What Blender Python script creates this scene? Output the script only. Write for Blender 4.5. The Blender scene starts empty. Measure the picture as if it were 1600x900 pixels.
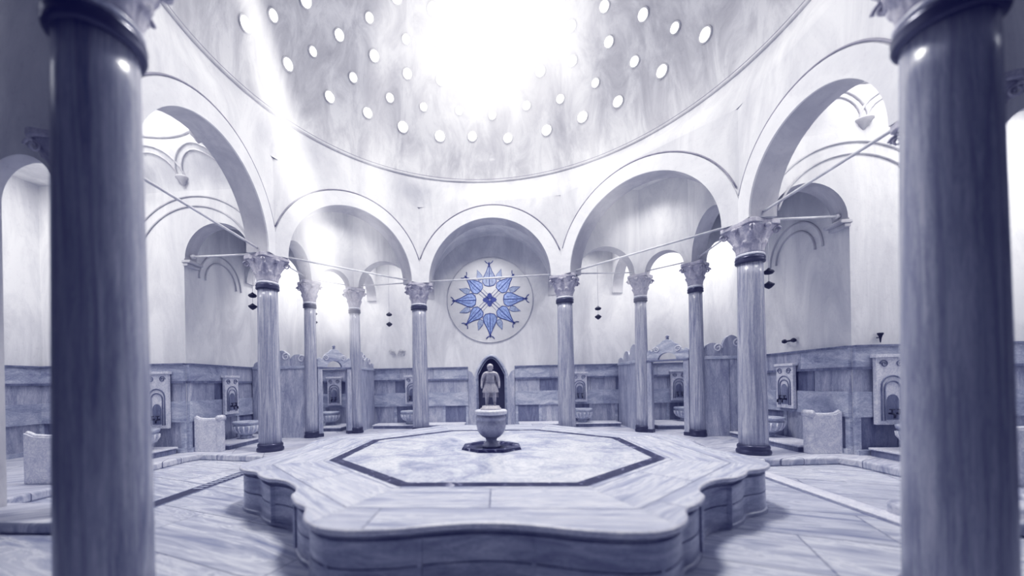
import bpy, bmesh, math, random
from mathutils import Vector, Matrix
random.seed(7)
PI = math.pi
sin, cos, sqrt = math.sin, math.cos, math.sqrt
SC = bpy.context.scene
COL = SC.collection

# ------------------------------------------------------------------ materials
def new_mat(name):
    m = bpy.data.materials.new(name); m.use_nodes = True
    nt = m.node_tree
    for n in list(nt.nodes): nt.nodes.remove(n)
    out = nt.nodes.new('ShaderNodeOutputMaterial')
    bs = nt.nodes.new('ShaderNodeBsdfPrincipled')
    nt.links.new(bs.outputs[0], out.inputs[0])
    return m, nt, bs
def nd(nt, typ, **kw):
    n = nt.nodes.new(typ)
    for k, v in kw.items():
        if k.startswith('i_'):
            key = k[2:]
            key = int(key) if key.isdigit() else key
            n.inputs[key].default_value = v
        else: setattr(n, k, v)
    return n
def ramp(nt, src, stops):
    r = nt.nodes.new('ShaderNodeValToRGB')
    el = r.color_ramp.elements
    while len(el) < len(stops): el.new(0.5)
    for e, (p, c) in zip(el, stops):
        e.position = p; e.color = (c[0], c[1], c[2], 1)
    nt.links.new(src, r.inputs[0]); return r
def mixc(nt, fac, a, b, mode='MIX'):
    m = nt.nodes.new('ShaderNodeMix'); m.data_type = 'RGBA'; m.blend_type = mode
    for sock, v in ((m.inputs[0], fac), (m.inputs[6], a), (m.inputs[7], b)):
        if hasattr(v, 'type') and hasattr(v, 'links'): nt.links.new(v, sock)
        elif isinstance(v, (int, float)): sock.default_value = v
        else: sock.default_value = (v[0], v[1], v[2], 1)
    return m.outputs[2]
def coords(nt, scale=(1, 1, 1), rot=(0, 0, 0), rnd=False):
    tc = nt.nodes.new('ShaderNodeTexCoord')
    mp = nt.nodes.new('ShaderNodeMapping')
    mp.inputs['Scale'].default_value = scale; mp.inputs['Rotation'].default_value = rot
    src = tc.outputs['Object']
    if rnd:
        oi = nt.nodes.new('ShaderNodeObjectInfo')
        sc = nd(nt, 'ShaderNodeVectorMath', operation='SCALE'); sc.inputs[0].default_value = (13, 29, 41)
        nt.links.new(oi.outputs['Random'], sc.inputs['Scale'])
        ad = nd(nt, 'ShaderNodeVectorMath', operation='ADD')
        nt.links.new(src, ad.inputs[0]); nt.links.new(sc.outputs[0], ad.inputs[1]); src = ad.outputs[0]
    nt.links.new(src, mp.inputs[0]); return mp.outputs[0]
def bump(nt, bs, h, strength=.2, dist=.02):
    b = nd(nt, 'ShaderNodeBump', i_Strength=strength, i_Distance=dist)
    nt.links.new(h, b.inputs['Height']); nt.links.new(b.outputs[0], bs.inputs['Normal'])

def marble(name, light, mid, dark, scale=(1.2, 1.2, 1.2), rough=.3, veins=1.6, rnd=False, rot=(0, 0, 0), contrast=(.25, .5, .72)):
    m, nt, bs = new_mat(name)
    c = coords(nt, scale, rot, rnd)
    n1 = nd(nt, 'ShaderNodeTexNoise', i_Scale=veins, i_Detail=8.0, i_Roughness=.62, i_Distortion=1.4)
    nt.links.new(c, n1.inputs['Vector'])
    r1 = ramp(nt, n1.outputs[0], [(contrast[0], dark), (contrast[1], mid), (contrast[2], light)])
    n2 = nd(nt, 'ShaderNodeTexNoise', i_Scale=veins * 3.2, i_Detail=9.0, i_Roughness=.7, i_Distortion=2.2)
    nt.links.new(c, n2.inputs['Vector'])
    v = ramp(nt, n2.outputs[0], [(.42, (1, 1, 1)), (.49, (.55, .57, .66)), (.54, (1, 1, 1))])
    colr = mixc(nt, .7, r1.outputs[0], v.outputs[0], 'MULTIPLY')
    nt.links.new(colr, bs.inputs['Base Color'])
    bs.inputs['Roughness'].default_value = rough
    bump(nt, bs, n2.outputs[0], .08, .01)
    return m

def plaster(name, base, stain, rough=.75, sc=.8, streak=True):
    m, nt, bs = new_mat(name)
    c = coords(nt, (sc, sc, sc * (.35 if streak else 1)))
    n1 = nd(nt, 'ShaderNodeTexNoise', i_Scale=1.5, i_Detail=9.0, i_Roughness=.66, i_Distortion=.6)
    nt.links.new(c, n1.inputs['Vector'])
    r1 = ramp(nt, n1.outputs[0], [(.28, stain), (.47, [(a + b) / 2 for a, b in zip(base, stain)]), (.6, base)])
    c2 = coords(nt, (1, 1, 1))
    n2 = nd(nt, 'ShaderNodeTexNoise', i_Scale=9.0, i_Detail=10.0, i_Roughness=.75)
    nt.links.new(c2, n2.inputs['Vector'])
    r2 = ramp(nt, n2.outputs[0], [(.3, (.8, .79, .8)), (.45, (1, 1, 1))])
    nt.links.new(mixc(nt, .6, r1.outputs[0], r2.outputs[0], 'MULTIPLY'), bs.inputs['Base Color'])
    bs.inputs['Roughness'].default_value = rough
    bump(nt, bs, n2.outputs[0], .25, .02)
    return m

def slab_floor(name, light, mid, dark, bw, bh, rough=.22, rot=0.0, soft=False):
    # big marble slabs: every slab has its own tint and vein phase
    m, nt, bs = new_mat(name)
    c = coords(nt, (1, 1, 1), (0, 0, rot))
    br = nd(nt, 'ShaderNodeTexBrick', offset=.37, squash=1.0)
    br.inputs['Color1'].default_value = (0, 0, 0, 1); br.inputs['Color2'].default_value = (1, 1, 1, 1)
    br.inputs['Mortar'].default_value = (.5, .5, .5, 1)
    br.inputs['Scale'].default_value = 1.0; br.inputs['Mortar Size'].default_value = .008
    br.inputs['Brick Width'].default_value = bw; br.inputs['Row Height'].default_value = bh
    nt.links.new(c, br.inputs['Vector'])
    sep = nd(nt, 'ShaderNodeVectorMath', operation='SCALE')
    nt.links.new(br.outputs['Color'], sep.inputs[0]); sep.inputs['Scale'].default_value = 17.0
    st = nd(nt, 'ShaderNodeMapping'); st.inputs['Scale'].default_value = (.45, 3.4, 1)
    nt.links.new(c, st.inputs[0])
    ad = nd(nt, 'ShaderNodeVectorMath', operation='ADD')
    nt.links.new(st.outputs[0], ad.inputs[0]); nt.links.new(sep.outputs[0], ad.inputs[1])
    n1 = nd(nt, 'ShaderNodeTexNoise', i_Scale=1.3, i_Detail=9.0, i_Roughness=.62, i_Distortion=1.2)
    nt.links.new(ad.outputs[0], n1.inputs['Vector'])
    r1 = ramp(nt, n1.outputs[0], [(.33, dark), (.47, mid), (.52, light), (.58, mid), (.66, light)])
    tint = ramp(nt, br.outputs['Color'], [(0, (.72, .73, .78)), (1, (1, 1, 1))])
    c1 = mixc(nt, .8, r1.outputs[0], tint.outputs[0], 'MULTIPLY')
    c2 = mixc(nt, br.outputs['Fac'], c1, tuple(x * .55 for x in dark))
    nt.links.new(c2, bs.inputs['Base Color'])
    rr = ramp(nt, n1.outputs[0], [(.3, (rough + .2,) * 3), (.7, (rough,) * 3)])
    nt.links.new(rr.outputs[0], bs.inputs['Roughness'])
    bump(nt, bs, br.outputs['Fac'], -.25, .006)
    return m

def plain(name, colr, rough=.5, metal=0.0, noise=.15, sc=6.0):
    m, nt, bs = new_mat(name)
    c = coords(nt)
    n = nd(nt, 'ShaderNodeTexNoise', i_Scale=sc, i_Detail=6.0); nt.links.new(c, n.inputs['Vector'])
    lo = tuple(x * (1 - noise) for x in colr); hi = tuple(min(1, x * (1 + noise)) for x in colr)
    r = ramp(nt, n.outputs[0], [(.3, lo), (.7, hi)])
    nt.links.new(r.outputs[0], bs.inputs['Base Color'])
    bs.inputs['Roughness'].default_value = rough; bs.inputs['Metallic'].default_value = metal
    return m
def glow(name, colr, strength):
    m, nt, bs = new_mat(name)
    bs.inputs['Base Color'].default_value = (*colr, 1); bs.inputs['Roughness'].default_value = .1
    bs.inputs['Emission Color'].default_value = (*colr, 1); bs.inputs['Emission Strength'].default_value = strength
    return m

M = {}
M['plaster'] = plaster('aged_white_plaster', (.80, .80, .81), (.55, .55, .57))
M['dome'] = plaster('stained_dome_plaster', (.73, .73, .735), (.40, .395, .41), sc=1.1)
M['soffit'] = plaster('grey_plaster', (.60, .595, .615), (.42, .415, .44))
M['trim'] = plaster('moulding_plaster', (.83, .83, .845), (.68, .68, .70), streak=False)
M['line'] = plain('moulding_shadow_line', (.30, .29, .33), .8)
M['column'] = marble('streaked_column_marble', (.60, .60, .645), (.40, .405, .46), (.20, .205, .27), scale=(7, 7, .35), veins=1.5, rnd=True, rough=.24, contrast=(.28, .48, .68))
M['capital'] = marble('carved_capital_marble', (.68, .66, .70), (.52, .50, .55), (.32, .31, .37), veins=3, rnd=True, rough=.5)
M['marble'] = marble('pale_grey_marble', (.66, .67, .72), (.46, .48, .56), (.24, .25, .34), scale=(.8, .8, 2.0), rnd=True)
M['slabm'] = marble('upright_slab_marble', (.62, .62, .67), (.43, .44, .51), (.23, .24, .32), scale=(2.6, 2.6, .5), rnd=True)
M['white_marble'] = marble('white_marble', (.82, .82, .86), (.72, .72, .78), (.54, .55, .63), veins=2, rnd=True, rough=.35)
M['dark_marble'] = marble('dark_grey_marble', (.30, .31, .38), (.20, .21, .28), (.09, .095, .15), scale=(2.5, 2.5, .5), rnd=True)
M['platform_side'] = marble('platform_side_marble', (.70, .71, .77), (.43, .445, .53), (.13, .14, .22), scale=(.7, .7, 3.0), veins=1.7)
M['bronze'] = plain('dark_bronze', (.055, .055, .085), .28, .35)
M['black'] = plain('black_iron', (.02, .02, .03), .45, .3)
M['iron'] = plain('white_painted_iron', (.66, .66, .69), .45, .0)
M['floor'] = slab_floor('floor_marble_slabs', (.66, .67, .72), (.46, .475, .55), (.22, .235, .33), 2.3, .95, .20, .35)
M['step'] = slab_floor('raised_floor_slabs', (.70, .70, .75), (.50, .51, .58), (.27, .28, .37), 1.9, .8, .28, -.5)
M['top'] = slab_floor('platform_top_slabs', (.68, .69, .745), (.46, .48, .57), (.24, .26, .37), 2.6, .62, .20, 0)
M['centre'] = marble('platform_centre_marble', (.74, .75, .79), (.56, .58, .66), (.28, .30, .41), scale=(.9, .9, 1), veins=1.3, rough=.18, contrast=(.3, .48, .6))
M['blue_pale'] = plain('pale_blue_paint', (.30, .38, .66), .7, 0, .3, 14)
M['blue_grey'] = plain('faded_blue_paint', (.33, .38, .53), .7, 0, .25, 14)
M['navy'] = plain('navy_paint', (.05, .065, .22), .7, 0, .2)
M['ring'] = plaster('medallion_ground', (.70, .70, .705), (.57, .57, .585), streak=False)
M['dark_in'] = plain('dark_doorway', (.035, .035, .06), .8)
M['statue'] = marble('weathered_statue_stone', (.74, .71, .72), (.62, .59, .61), (.40, .38, .42), veins=5, rough=.6)
M['urn'] = marble('grey_urn_stone', (.52, .52, .58), (.40, .40, .47), (.26, .26, .34), veins=4, rough=.4)
M['glass'] = glow('bright_glass', (1.0, .99, .99), 2.2)
# black inlay with white chips
m, nt, bs = new_mat('black_inlay_marble')
c = coords(nt)
n = nd(nt, 'ShaderNodeTexNoise', i_Scale=7.0, i_Detail=5.0, i_Roughness=.7, i_Distortion=1.0); nt.links.new(c, n.inputs['Vector'])
r = ramp(nt, n.outputs[0], [(.56, (.02, .02, .045)), (.62, (.16, .16, .23)), (.68, (.6, .6, .68))])
nt.links.new(r.outputs[0], bs.inputs['Base Color']); bs.inputs['Roughness'].default_value = .3; bs.inputs['Specular IOR Level'].default_value = .15
M['inlay'] = m

# ------------------------------------------------------------------ mesh builder
class MB:
    def __init__(s): s.v = []; s.f = []; s.mi = []; s.sm = []
    def add(s, vs, fs, mi=0, smooth=False):
        o = len(s.v); s.v += [tuple(v) for v in vs]
        for f in fs: s.f.append(tuple(i + o for i in f)); s.mi.append(mi); s.sm.append(smooth)
        return s
    def box(s, cx, cy, cz, sx, sy, sz, rot=0, mi=0):
        vs = []
        for dz in (-.5, .5):
            for dx, dy in ((-.5, -.5), (.5, -.5), (.5, .5), (-.5, .5)):
                x, y = dx * sx, dy * sy
                vs.append((cx + x * cos(rot) - y * sin(rot), cy + x * sin(rot) + y * cos(rot), cz + dz * sz))
        return s.add(vs, [(3, 2, 1, 0), (4, 5, 6, 7), (0, 1, 5, 4), (1, 2, 6, 5), (2, 3, 7, 6), (3, 0, 4, 7)], mi)
    def lathe(s, prof, n=40, c=(0, 0, 0), mi=0, smooth=True, caps=True, rot=0):
        vs = []
        for r, z in prof:
            for k in range(n):
                a = 2 * PI * k / n + rot
                vs.append((c[0] + r * cos(a), c[1] + r * sin(a), c[2] + z))
        fs = []
        for i in range(len(prof) - 1):
            for k in range(n):
                k2 = (k + 1) % n
                fs.append((i * n + k, i * n + k2, (i + 1) * n + k2, (i + 1) * n + k))
        s.add(vs, fs, mi, smooth)
        if caps:
            o = len(s.v) - len(vs)
            s.f.append(tuple(o + k for k in range(n))[::-1]); s.mi.append(mi); s.sm.append(False)
            s.f.append(tuple(o + (len(prof) - 1) * n + k for k in range(n))); s.mi.append(mi); s.sm.append(False)
        return s
    def tube(s, pts, r, n=8, mi=0, closed=False, radii=None):
        P = [Vector(p) for p in pts]; N = len(P); vs = []; up0 = None
        for i, p in enumerate(P):
            a = P[(i - 1) % N] if (closed or i > 0) else p
            b = P[(i + 1) % N] if (closed or i < N - 1) else p
            t = (b - a).normalized()
            if up0 is None:
                up0 = Vector((0, 0, 1)) if abs(t.z) < .9 else Vector((1, 0, 0))
            x = up0.cross(t)
            if x.length < 1e-5: x = Vector((1, 0, 0)).cross(t)
            x.normalize(); y = t.cross(x); up0 = y
            rr = radii[i] if radii else r
            for k in range(n):
                q = p + x * (rr * cos(2 * PI * k / n)) + y * (rr * sin(2 * PI * k / n)); vs.append(tuple(q))
        fs = []
        for i in range(N if closed else N - 1):
            for k in range(n):
                k2 = (k + 1) % n; j = (i + 1) % N
                fs.append((i * n + k, i * n + k2, j * n + k2, j * n + k))
        if not closed:
            fs.append(tuple(range(n))[::-1]); fs.append(tuple((N - 1) * n + k for k in range(n)))
        return s.add(vs, fs, mi, True)
    def prism(s, poly, z0, z1, mi=0, mi_side=None):
        n = len(poly)
        vs = [(x, y, z0) for x, y in poly] + [(x, y, z1) for x, y in poly]
        s.add(vs, [tuple(range(n))[::-1], tuple(range(n, 2 * n))], mi)
        o = len(s.v) - 2 * n
        for k in range(n):
            k2 = (k + 1) % n
            s.f.append((o + k, o + k2, o + n + k2, o + n + k)); s.mi.append(mi if mi_side is None else mi_side); s.sm.append(False)
        return s
    def plate(s, poly, M4, t, mi=0):
        # polygon in local XZ extruded along local Y by t, then moved by matrix M4
        n = len(poly)
        vs = [M4 @ Vector((x, 0, z)) for x, z in poly] + [M4 @ Vector((x, t, z)) for x, z in poly]
        fs = [tuple(range(n)), tuple(range(n, 2 * n))[::-1]] + [(k, n + k, n + (k + 1) % n, (k + 1) % n) for k in range(n)]
        return s.add(vs, fs, mi)
    def build(s, name, mats, parent=None, bevel=0.0, fix=True):
        me = bpy.data.meshes.new(name); me.from_pydata(s.v, [], s.f)
        mats = mats if isinstance(mats, (list, tuple)) else [mats]
        for mm in mats: me.materials.append(mm)
        for p, mi, sm in zip(me.polygons, s.mi, s.sm): p.material_index = mi; p.use_smooth = sm
        if fix:
            bm = bmesh.new(); bm.from_mesh(me)
            bmesh.ops.recalc_face_normals(bm, faces=bm.faces[:]); bm.to_mesh(me); bm.free()
        o = bpy.data.objects.new(name, me); COL.objects.link(o)
        if parent: o.parent = parent
        if bevel:
            b = o.modifiers.new('bevel', 'BEVEL'); b.width = bevel; b.segments = 2; b.limit_method = 'ANGLE'; b.angle_limit = .6
        return o
GROUPS = {'marble_column': 'marble columns carrying the arches', 'tie_rod': 'iron tie rods under the arches', 'screen_wall': 'marble screens of the corner cubicles',
          'cubicle_doorway': 'doorways of the corner cubicles', 'carved_wall_fountain': 'carved fountain panels along the walls', 'wash_basin': 'marble wash basins along the walls',
          'marble_bench': 'low marble benches along the walls', 'marble_divider': 'low marble dividers by the walls', 'glow_haze': 'self-glowing light shafts and haze'}
def thing(name, label, cat, loc=(0, 0, 0), rz=0, group=None):
    o = bpy.data.objects.new(name, None); COL.objects.link(o); o.empty_display_size = .2
    o.location = loc; o.rotation_euler = (0, 0, rz); tag(o, label, cat, group); return o
def tag(o, label, cat, group=None):
    o['label'] = label; o['category'] = cat
    if o.get('kind') is None: o['kind'] = 'thing'
    g = group or GROUPS.get(o.name.split('.')[0])
    if g: o['group'] = g
    return o
def struct(o): o['kind'] = 'structure'; return o
def dup(root, loc, rz, label, group=None, scale=None):
    r = root.copy(); COL.objects.link(r); r.location = loc; r.rotation_euler = (0, 0, rz); r['label'] = label
    if group: r['group'] = group
    if scale: r.scale = scale
    for ch in list(root.children):
        c = ch.copy(); COL.objects.link(c); c.parent = r
        for g in list(ch.children):
            d = g.copy(); COL.objects.link(d); d.parent = c
    return r

# ------------------------------------------------------------------ plan (metres)
HC = 4.7                       # top of the ring capitals = springing of the arches
FZ = -.14                      # sunken central floor, the ambulatory is at 0
NL, SL, ML_, BL = (-2.66, -4.02), (-5.32, -1.85), (-5.52, 2.40), (-2.42, 5.42)
BR, MR, SR, NR = (2.10, 5.08), (5.27, 1.70), (5.32, -1.72), (3.16, -3.62)
RING = [NL, SL, ML_, BL, BR, MR, SR, NR]
C1L, C2L, C1R, C2R = (-4.60, 5.62), (-5.60, 4.62), (4.38, 5.24), (5.46, 4.22)
XL, XR, YB = -7.5, 7.05, 7.4   # side walls and back wall
PL, PR_ = 2.22, 1.52           # faces of the cross walls of the side bays
XO = 11.3
ZW = 2.16                      # dado height

def line_isect(p, d, q, e):
    den = d.x * e.y - d.y * e.x
    t = ((q.x - p.x) * e.y - (q.y - p.y) * e.x) / den
    return p + d * t
def offset_ring(pts, off):
    n = len(pts); P = [Vector(p) for p in pts]; res = []
    for i in range(n):
        a, b, c = P[i - 1], P[i], P[(i + 1) % n]
        d1, d2 = (b - a).normalized(), (c - b).normalized()
        n1, n2 = Vector((-d1.y, d1.x)), Vector((-d2.y, d2.x))      # left normals: outward for clockwise order
        res.append(line_isect(b + n1 * off, d1, b + n2 * off, d2))
    return res
INN = offset_ring(RING, -.25); OUT = offset_ring(RING, .25)

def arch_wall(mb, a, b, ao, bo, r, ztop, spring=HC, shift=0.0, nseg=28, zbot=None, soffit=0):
    """wall between a and b (inner face) and ao, bo (outer face), arched opening of radius r at mid length + shift"""
    a, b, ao, bo = Vector(a), Vector(b), Vector(ao), Vector(bo)
    d = (b - a).normalized(); nrm = Vector((-d.y, d.x))
    mid = (a + b) / 2 + d * shift
    th = (ao - a).dot(nrm)
    zb = spring if zbot is None else zbot
    prof = [(-r * cos(PI * k / nseg), spring + r * sin(PI * k / nseg)) for k in range(nseg + 1)]
    def I(s): return mid + d * s
    def O(s): return mid + d * s + nrm * th
    sA, sB = (a - mid).dot(d), (b - mid).dot(d)
    tA, tB = (ao - mid).dot(d), (bo - mid).dot(d)
    for F, s0, s1 in ((I, sA, sB), (O, tA, tB)):
        def V(s, z): p = F(s); return (p.x, p.y, z)
        mb.add([V(s0, zb), V(-r, zb), V(-r, ztop), V(s0, ztop)], [(0, 1, 2, 3)])
        mb.add([V(r, zb), V(s1, zb), V(s1, ztop), V(r, ztop)], [(0, 1, 2, 3)])
        for k in range(nseg):
            (p, zp), (q, zq) = prof[k], prof[k + 1]
            mb.add([V(p, zp), V(q, zq), V(q, ztop), V(p, ztop)], [(0, 1, 2, 3)])
    vs = []
    full = ([(-r, zb)] if zb < spring else []) + prof + ([(r, zb)] if zb < spring else [])
    for s, z in full:
        p, q = I(s), O(s); vs += [(p.x, p.y, z), (q.x, q.y, z)]
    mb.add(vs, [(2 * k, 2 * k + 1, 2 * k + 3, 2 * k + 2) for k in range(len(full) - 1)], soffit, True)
    if zb >= spring - .001:
        for (s0, t0, e) in ((sA, tA, -r), (sB, tB, r)):
            p, q, u, w = I(s0), O(t0), I(e), O(e)
            mb.add([(p.x, p.y, zb), (q.x, q.y, zb), (w.x, w.y, zb), (u.x, u.y, zb)], [(0, 1, 2, 3)])
    for s0, t0 in ((sA, tA), (sB, tB)):
        p, q = I(s0), O(t0)
        mb.add([(p.x, p.y, zb), (q.x, q.y, zb), (q.x, q.y, ztop), (p.x, p.y, ztop)], [(0, 1, 2, 3)])
    return mid, d, nrm, th

def arch_curve(mid, d, nrm, off, r, spring, a0=0, a1=PI, n=36):
    return [tuple((mid + d * (-r * cos(a0 + (a1 - a0) * k / n)) + nrm * off).to_3d() + Vector((0, 0, spring + r * sin(a0 + (a1 - a0) * k / n)))) for k in range(n + 1)]

# ------------------------------------------------------------------ setting: arcade, drum, dome
ZT = 7.05
ntrim = [0]
def trim(mb, mat, bevel=0, name=None):
    ntrim[0] += 1
    return struct(mb.build('trim_%d' % ntrim[0], mat, None, bevel))
for i in range(8):
    j = (i + 1) % 8
    a, b, ao, bo = INN[i], INN[j], OUT[i], OUT[j]
    half = (Vector(RING[j]) - Vector(RING[i])).length / 2
    r = half - .41
    # keep the opening centred on the columns, not on the mitred face
    a_, b_ = Vector(a), Vector(b); d = (b_ - a_).normalized()
    cm = (Vector(RING[i]) + Vector(RING[j])) / 2
    sh = (cm - (a_ + b_) / 2).dot(d)
    mb = MB()
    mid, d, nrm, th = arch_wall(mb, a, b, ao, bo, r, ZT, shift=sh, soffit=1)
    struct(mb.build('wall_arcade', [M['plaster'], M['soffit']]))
    # archivolt: a flat raised band round the opening with a dark groove outside it
    t = MB(); n = 40; r2 = r + .36; vs = []
    for k in range(n + 1):
        aa = PI * k / n
        for rr, off in ((r - .002, .0), (r - .002, -.035), (r2, -.035), (r2 + .01, .0)):
            p = mid + d * (-rr * cos(aa)) + nrm * off
            vs.append((p.x, p.y, HC + rr * sin(aa)))
    t.add(vs, [(4 * k + q, 4 * k + q + 1, 4 * k + q + 5, 4 * k + q + 4) for k in range(n) for q in range(3)], 0, False)
    trim(t, M['trim'])
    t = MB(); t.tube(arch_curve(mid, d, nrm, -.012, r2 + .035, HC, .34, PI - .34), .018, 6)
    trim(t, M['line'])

# drum: from the octagon to the round cornice
RD, ZD = 5.36, 7.85
def ray_poly(poly, ang):
    dx, dy = sin(ang), cos(ang); best = None
    for i in range(len(poly)):
        p, q = poly[i], poly[(i + 1) % len(poly)]
        ex, ey = q.x - p.x, q.y - p.y
        den = dx * ey - dy * ex
        if abs(den) < 1e-9: continue
        t = (p.x * ey - p.y * ex) / den; s = (p.x * dy - p.y * dx) / den
        if t > 0 and -1e-6 <= s <= 1 + 1e-6: best = t if best is None else max(best, t)
    return best
NA = 160; lev = 10; mb = MB(); vs = []
for k in range(NA):
    an = 2 * PI * k / NA; r0 = ray_poly(INN, an)
    for l in range(lev + 1):
        t = l / lev; e = t * t * (3 - 2 * t)
        r = r0 + (RD - r0) * e
        vs.append((r * sin(an), r * cos(an), ZT - .001 + (ZD - ZT) * t))
fs = [(k * (lev + 1) + l, ((k + 1) % NA) * (lev + 1) + l, ((k + 1) % NA) * (lev + 1) + l + 1, k * (lev + 1) + l + 1) for k in range(NA) for l in range(lev)]
mb.add(vs, fs, 0, True); struct(mb.build('wall_drum', M['plaster']))
# cornice lines
t = MB(); t.tube([(RD * sin(2 * PI * k / NA), RD * cos(2 * PI * k / NA), ZD) for k in range(NA)], .04, 6, closed=True); trim(t, M['soffit'])
t = MB(); t.tube([((RD - .015) * sin(2 * PI * k / NA), (RD - .015) * cos(2 * PI * k / NA), ZD + .055) for k in range(NA)], .022, 6, closed=True); trim(t, M['line'])
# dome
DR = RD - .03; mb = MB(); vs = []; NL_ = 34
for l in range(NL_ + 1):
    e = PI / 2 * l / NL_
    for k in range(NA):
        a = 2 * PI * k / NA; vs.append((DR * cos(e) * sin(a), DR * cos(e) * cos(a), ZD + DR * sin(e)))
fs = [(l * NA + k, l * NA + (k + 1) % NA, (l + 1) * NA + (k + 1) % NA, (l + 1) * NA + k) for l in range(NL_) for k in range(NA)]
mb.add(vs, fs, 0, True); struct(mb.build('ceiling', M['dome']))

# glass eyes in the dome: staggered rings of round openings
wn = 0
def eye(az, el, rad):
    global wn
    az, el = math.radians(az), math.radians(el)
    nrm = Vector((cos(el) * sin(az), cos(el) * cos(az), sin(el)))
    p = Vector((0, 0, ZD)) + nrm * (DR - .02)
    z = -nrm; x = z.cross(Vector((0, 0, 1))).normalized(); y = z.cross(x)
    mb = MB(); n = 18
    ringp = [(p + (x * cos(2 * PI * k / n) + y * sin(2 * PI * k / n)) * rad) for k in range(n)]
    for rr, h in ((1.0, 0), (.75, .035), (.4, .05)):
        pass
    vs = []
    for rr, h in ((1.0, -.0), (.8, .02), (.45, .035)):
        vs += [tuple(p + (x * cos(2 * PI * k / n) + y * sin(2 * PI * k / n)) * rad * rr + z * h) for k in range(n)]
    vs.append(tuple(p + z * .04))
    fs = [(l * n + k, l * n + (k + 1) % n, (l + 1) * n + (k + 1) % n, (l + 1) * n + k) for l in range(2) for k in range(n)]
    fs += [(2 * n + k, 2 * n + (k + 1) % n, 3 * n) for k in range(n)]
    mb.add(vs, fs, 0, True)
    wn += 1
    w = struct(mb.build('window_%d' % wn, M['glass']))
    f = MB(); f.tube([tuple(p + (x * cos(2 * PI * k / n) + y * sin(2 * PI * k / n)) * (rad + .012)) for k in range(n)], .02, 6, closed=True)
    f.build('window_frame', M['dome'], w)
for el, az0, step, rad in ((13.5, -89.3, 11.9, .135), (20.5, -83.3, 11.9, .105), (28.5, -76.4, 11.7, .125), (36.0, -82, 12.4, .11), (43.5, -76, 13, .13), (51.5, -84, 14.5, .13)):
    k = 0
    while az0 + step * k <= 92:
        eye(az0 + step * k + random.uniform(-.8, .8), el + random.uniform(-.7, .7), rad * random.uniform(.92, 1.1)); k += 1

# ------------------------------------------------------------------ setting: outer walls, cross walls, vaults
ZV = 7.2
def wall(name, p0, p1, z0=FZ, z1=ZV, th=.3, side=1, mat=None):
    p0, p1 = Vector(p0), Vector(p1); d = (p1 - p0).normalized(); n = Vector((-d.y, d.x)) * side * th
    q = [p0, p1, p1 + n, p0 + n]
    mb = MB(); mb.prism([(v.x, v.y) for v in q], z0, z1)
    return struct(mb.build(name, mat or M['plaster']))
# back wall with the pointed doorway opening
DX, DW, DZ = -.19, .53, 2.50
mb = MB()
prof = [(-DW, 1.85)] + [(-DW + DW * k / 10, 1.85 + (DZ - 1.85) * sin(PI / 2 * k / 10) ** .9) for k in range(1, 11)]
prof += [(-x, z) for x, z in prof[::-1][1:]]
def fyp(x, z, y): return (DX + x, y, z)
for y in (YB, YB + .45):
    mb.add([(-XO, y, FZ), (DX - DW, y, FZ), (DX - DW, y, ZV), (-XO, y, ZV)], [(0, 1, 2, 3)])
    mb.add([(DX + DW, y, FZ), (XO, y, FZ), (XO, y, ZV), (DX + DW, y, ZV)], [(0, 1, 2, 3)])
    for (x0, z0), (x1, z1) in zip(prof, prof[1:]):
        mb.add([fyp(x0, z0, y), fyp(x1, z1, y), fyp(x1, ZV, y), fyp(x0, ZV, y)], [(0, 1, 2, 3)])
full = [(-DW, FZ)] + prof + [(DW, FZ)]
for (x0, z0), (x1, z1) in zip(full, full[1:]):
    mb.add([fyp(x0, z0, YB), fyp(x1, z1, YB), fyp(x1, z1, YB + .45), fyp(x0, z0, YB + .45)], [(0, 1, 2, 3)], 1)
struct(mb.build('wall_back', [M['plaster'], M['dark_in']], fix=False))
# the dark door leaf set back in the doorway, with its moulded frame
mb = MB(); mb.plate([(x * .999, z) for x, z in full], Matrix.Translation((DX, YB + .30, 0)), .06)
dr = struct(mb.build('door_1', M['dark_in']))
fr = MB()
fr.tube([(DX + x * 1.06, YB - .03, z + (.05 if z > 1.9 else 0)) for x, z in [(-DW, 0.02)] + prof + [(DW, 0.02)]], .05, 8)
fr.tube([(DX + x * .94, YB + .04, z - (.03 if z > 1.9 else 0)) for x, z in [(-DW, 0.02)] + prof + [(DW, 0.02)]], .025, 6)
fr.build('door_frame', M['marble'], dr)
wall('wall_left', (XL, PL + .4), (XL, YB), side=1)
wall('wall_right', (XR, PR_ + .4), (XR, YB), side=-1)
wall('wall_left', (-XO, PL), (XL, PL), side=1, th=.4)          # cross wall, west bay
wall('wall_right', (XR, PR_), (XO, PR_), side=1, th=.4)
wall('wall_left', (-XO, -10), (-XO, PL), side=1)
wall('wall_right', (XO, -10), (XO, PR_), side=-1)
wall('wall_front', (-XO, -10), (XO, -10), side=-1, mat=M['dark_marble'])

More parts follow.
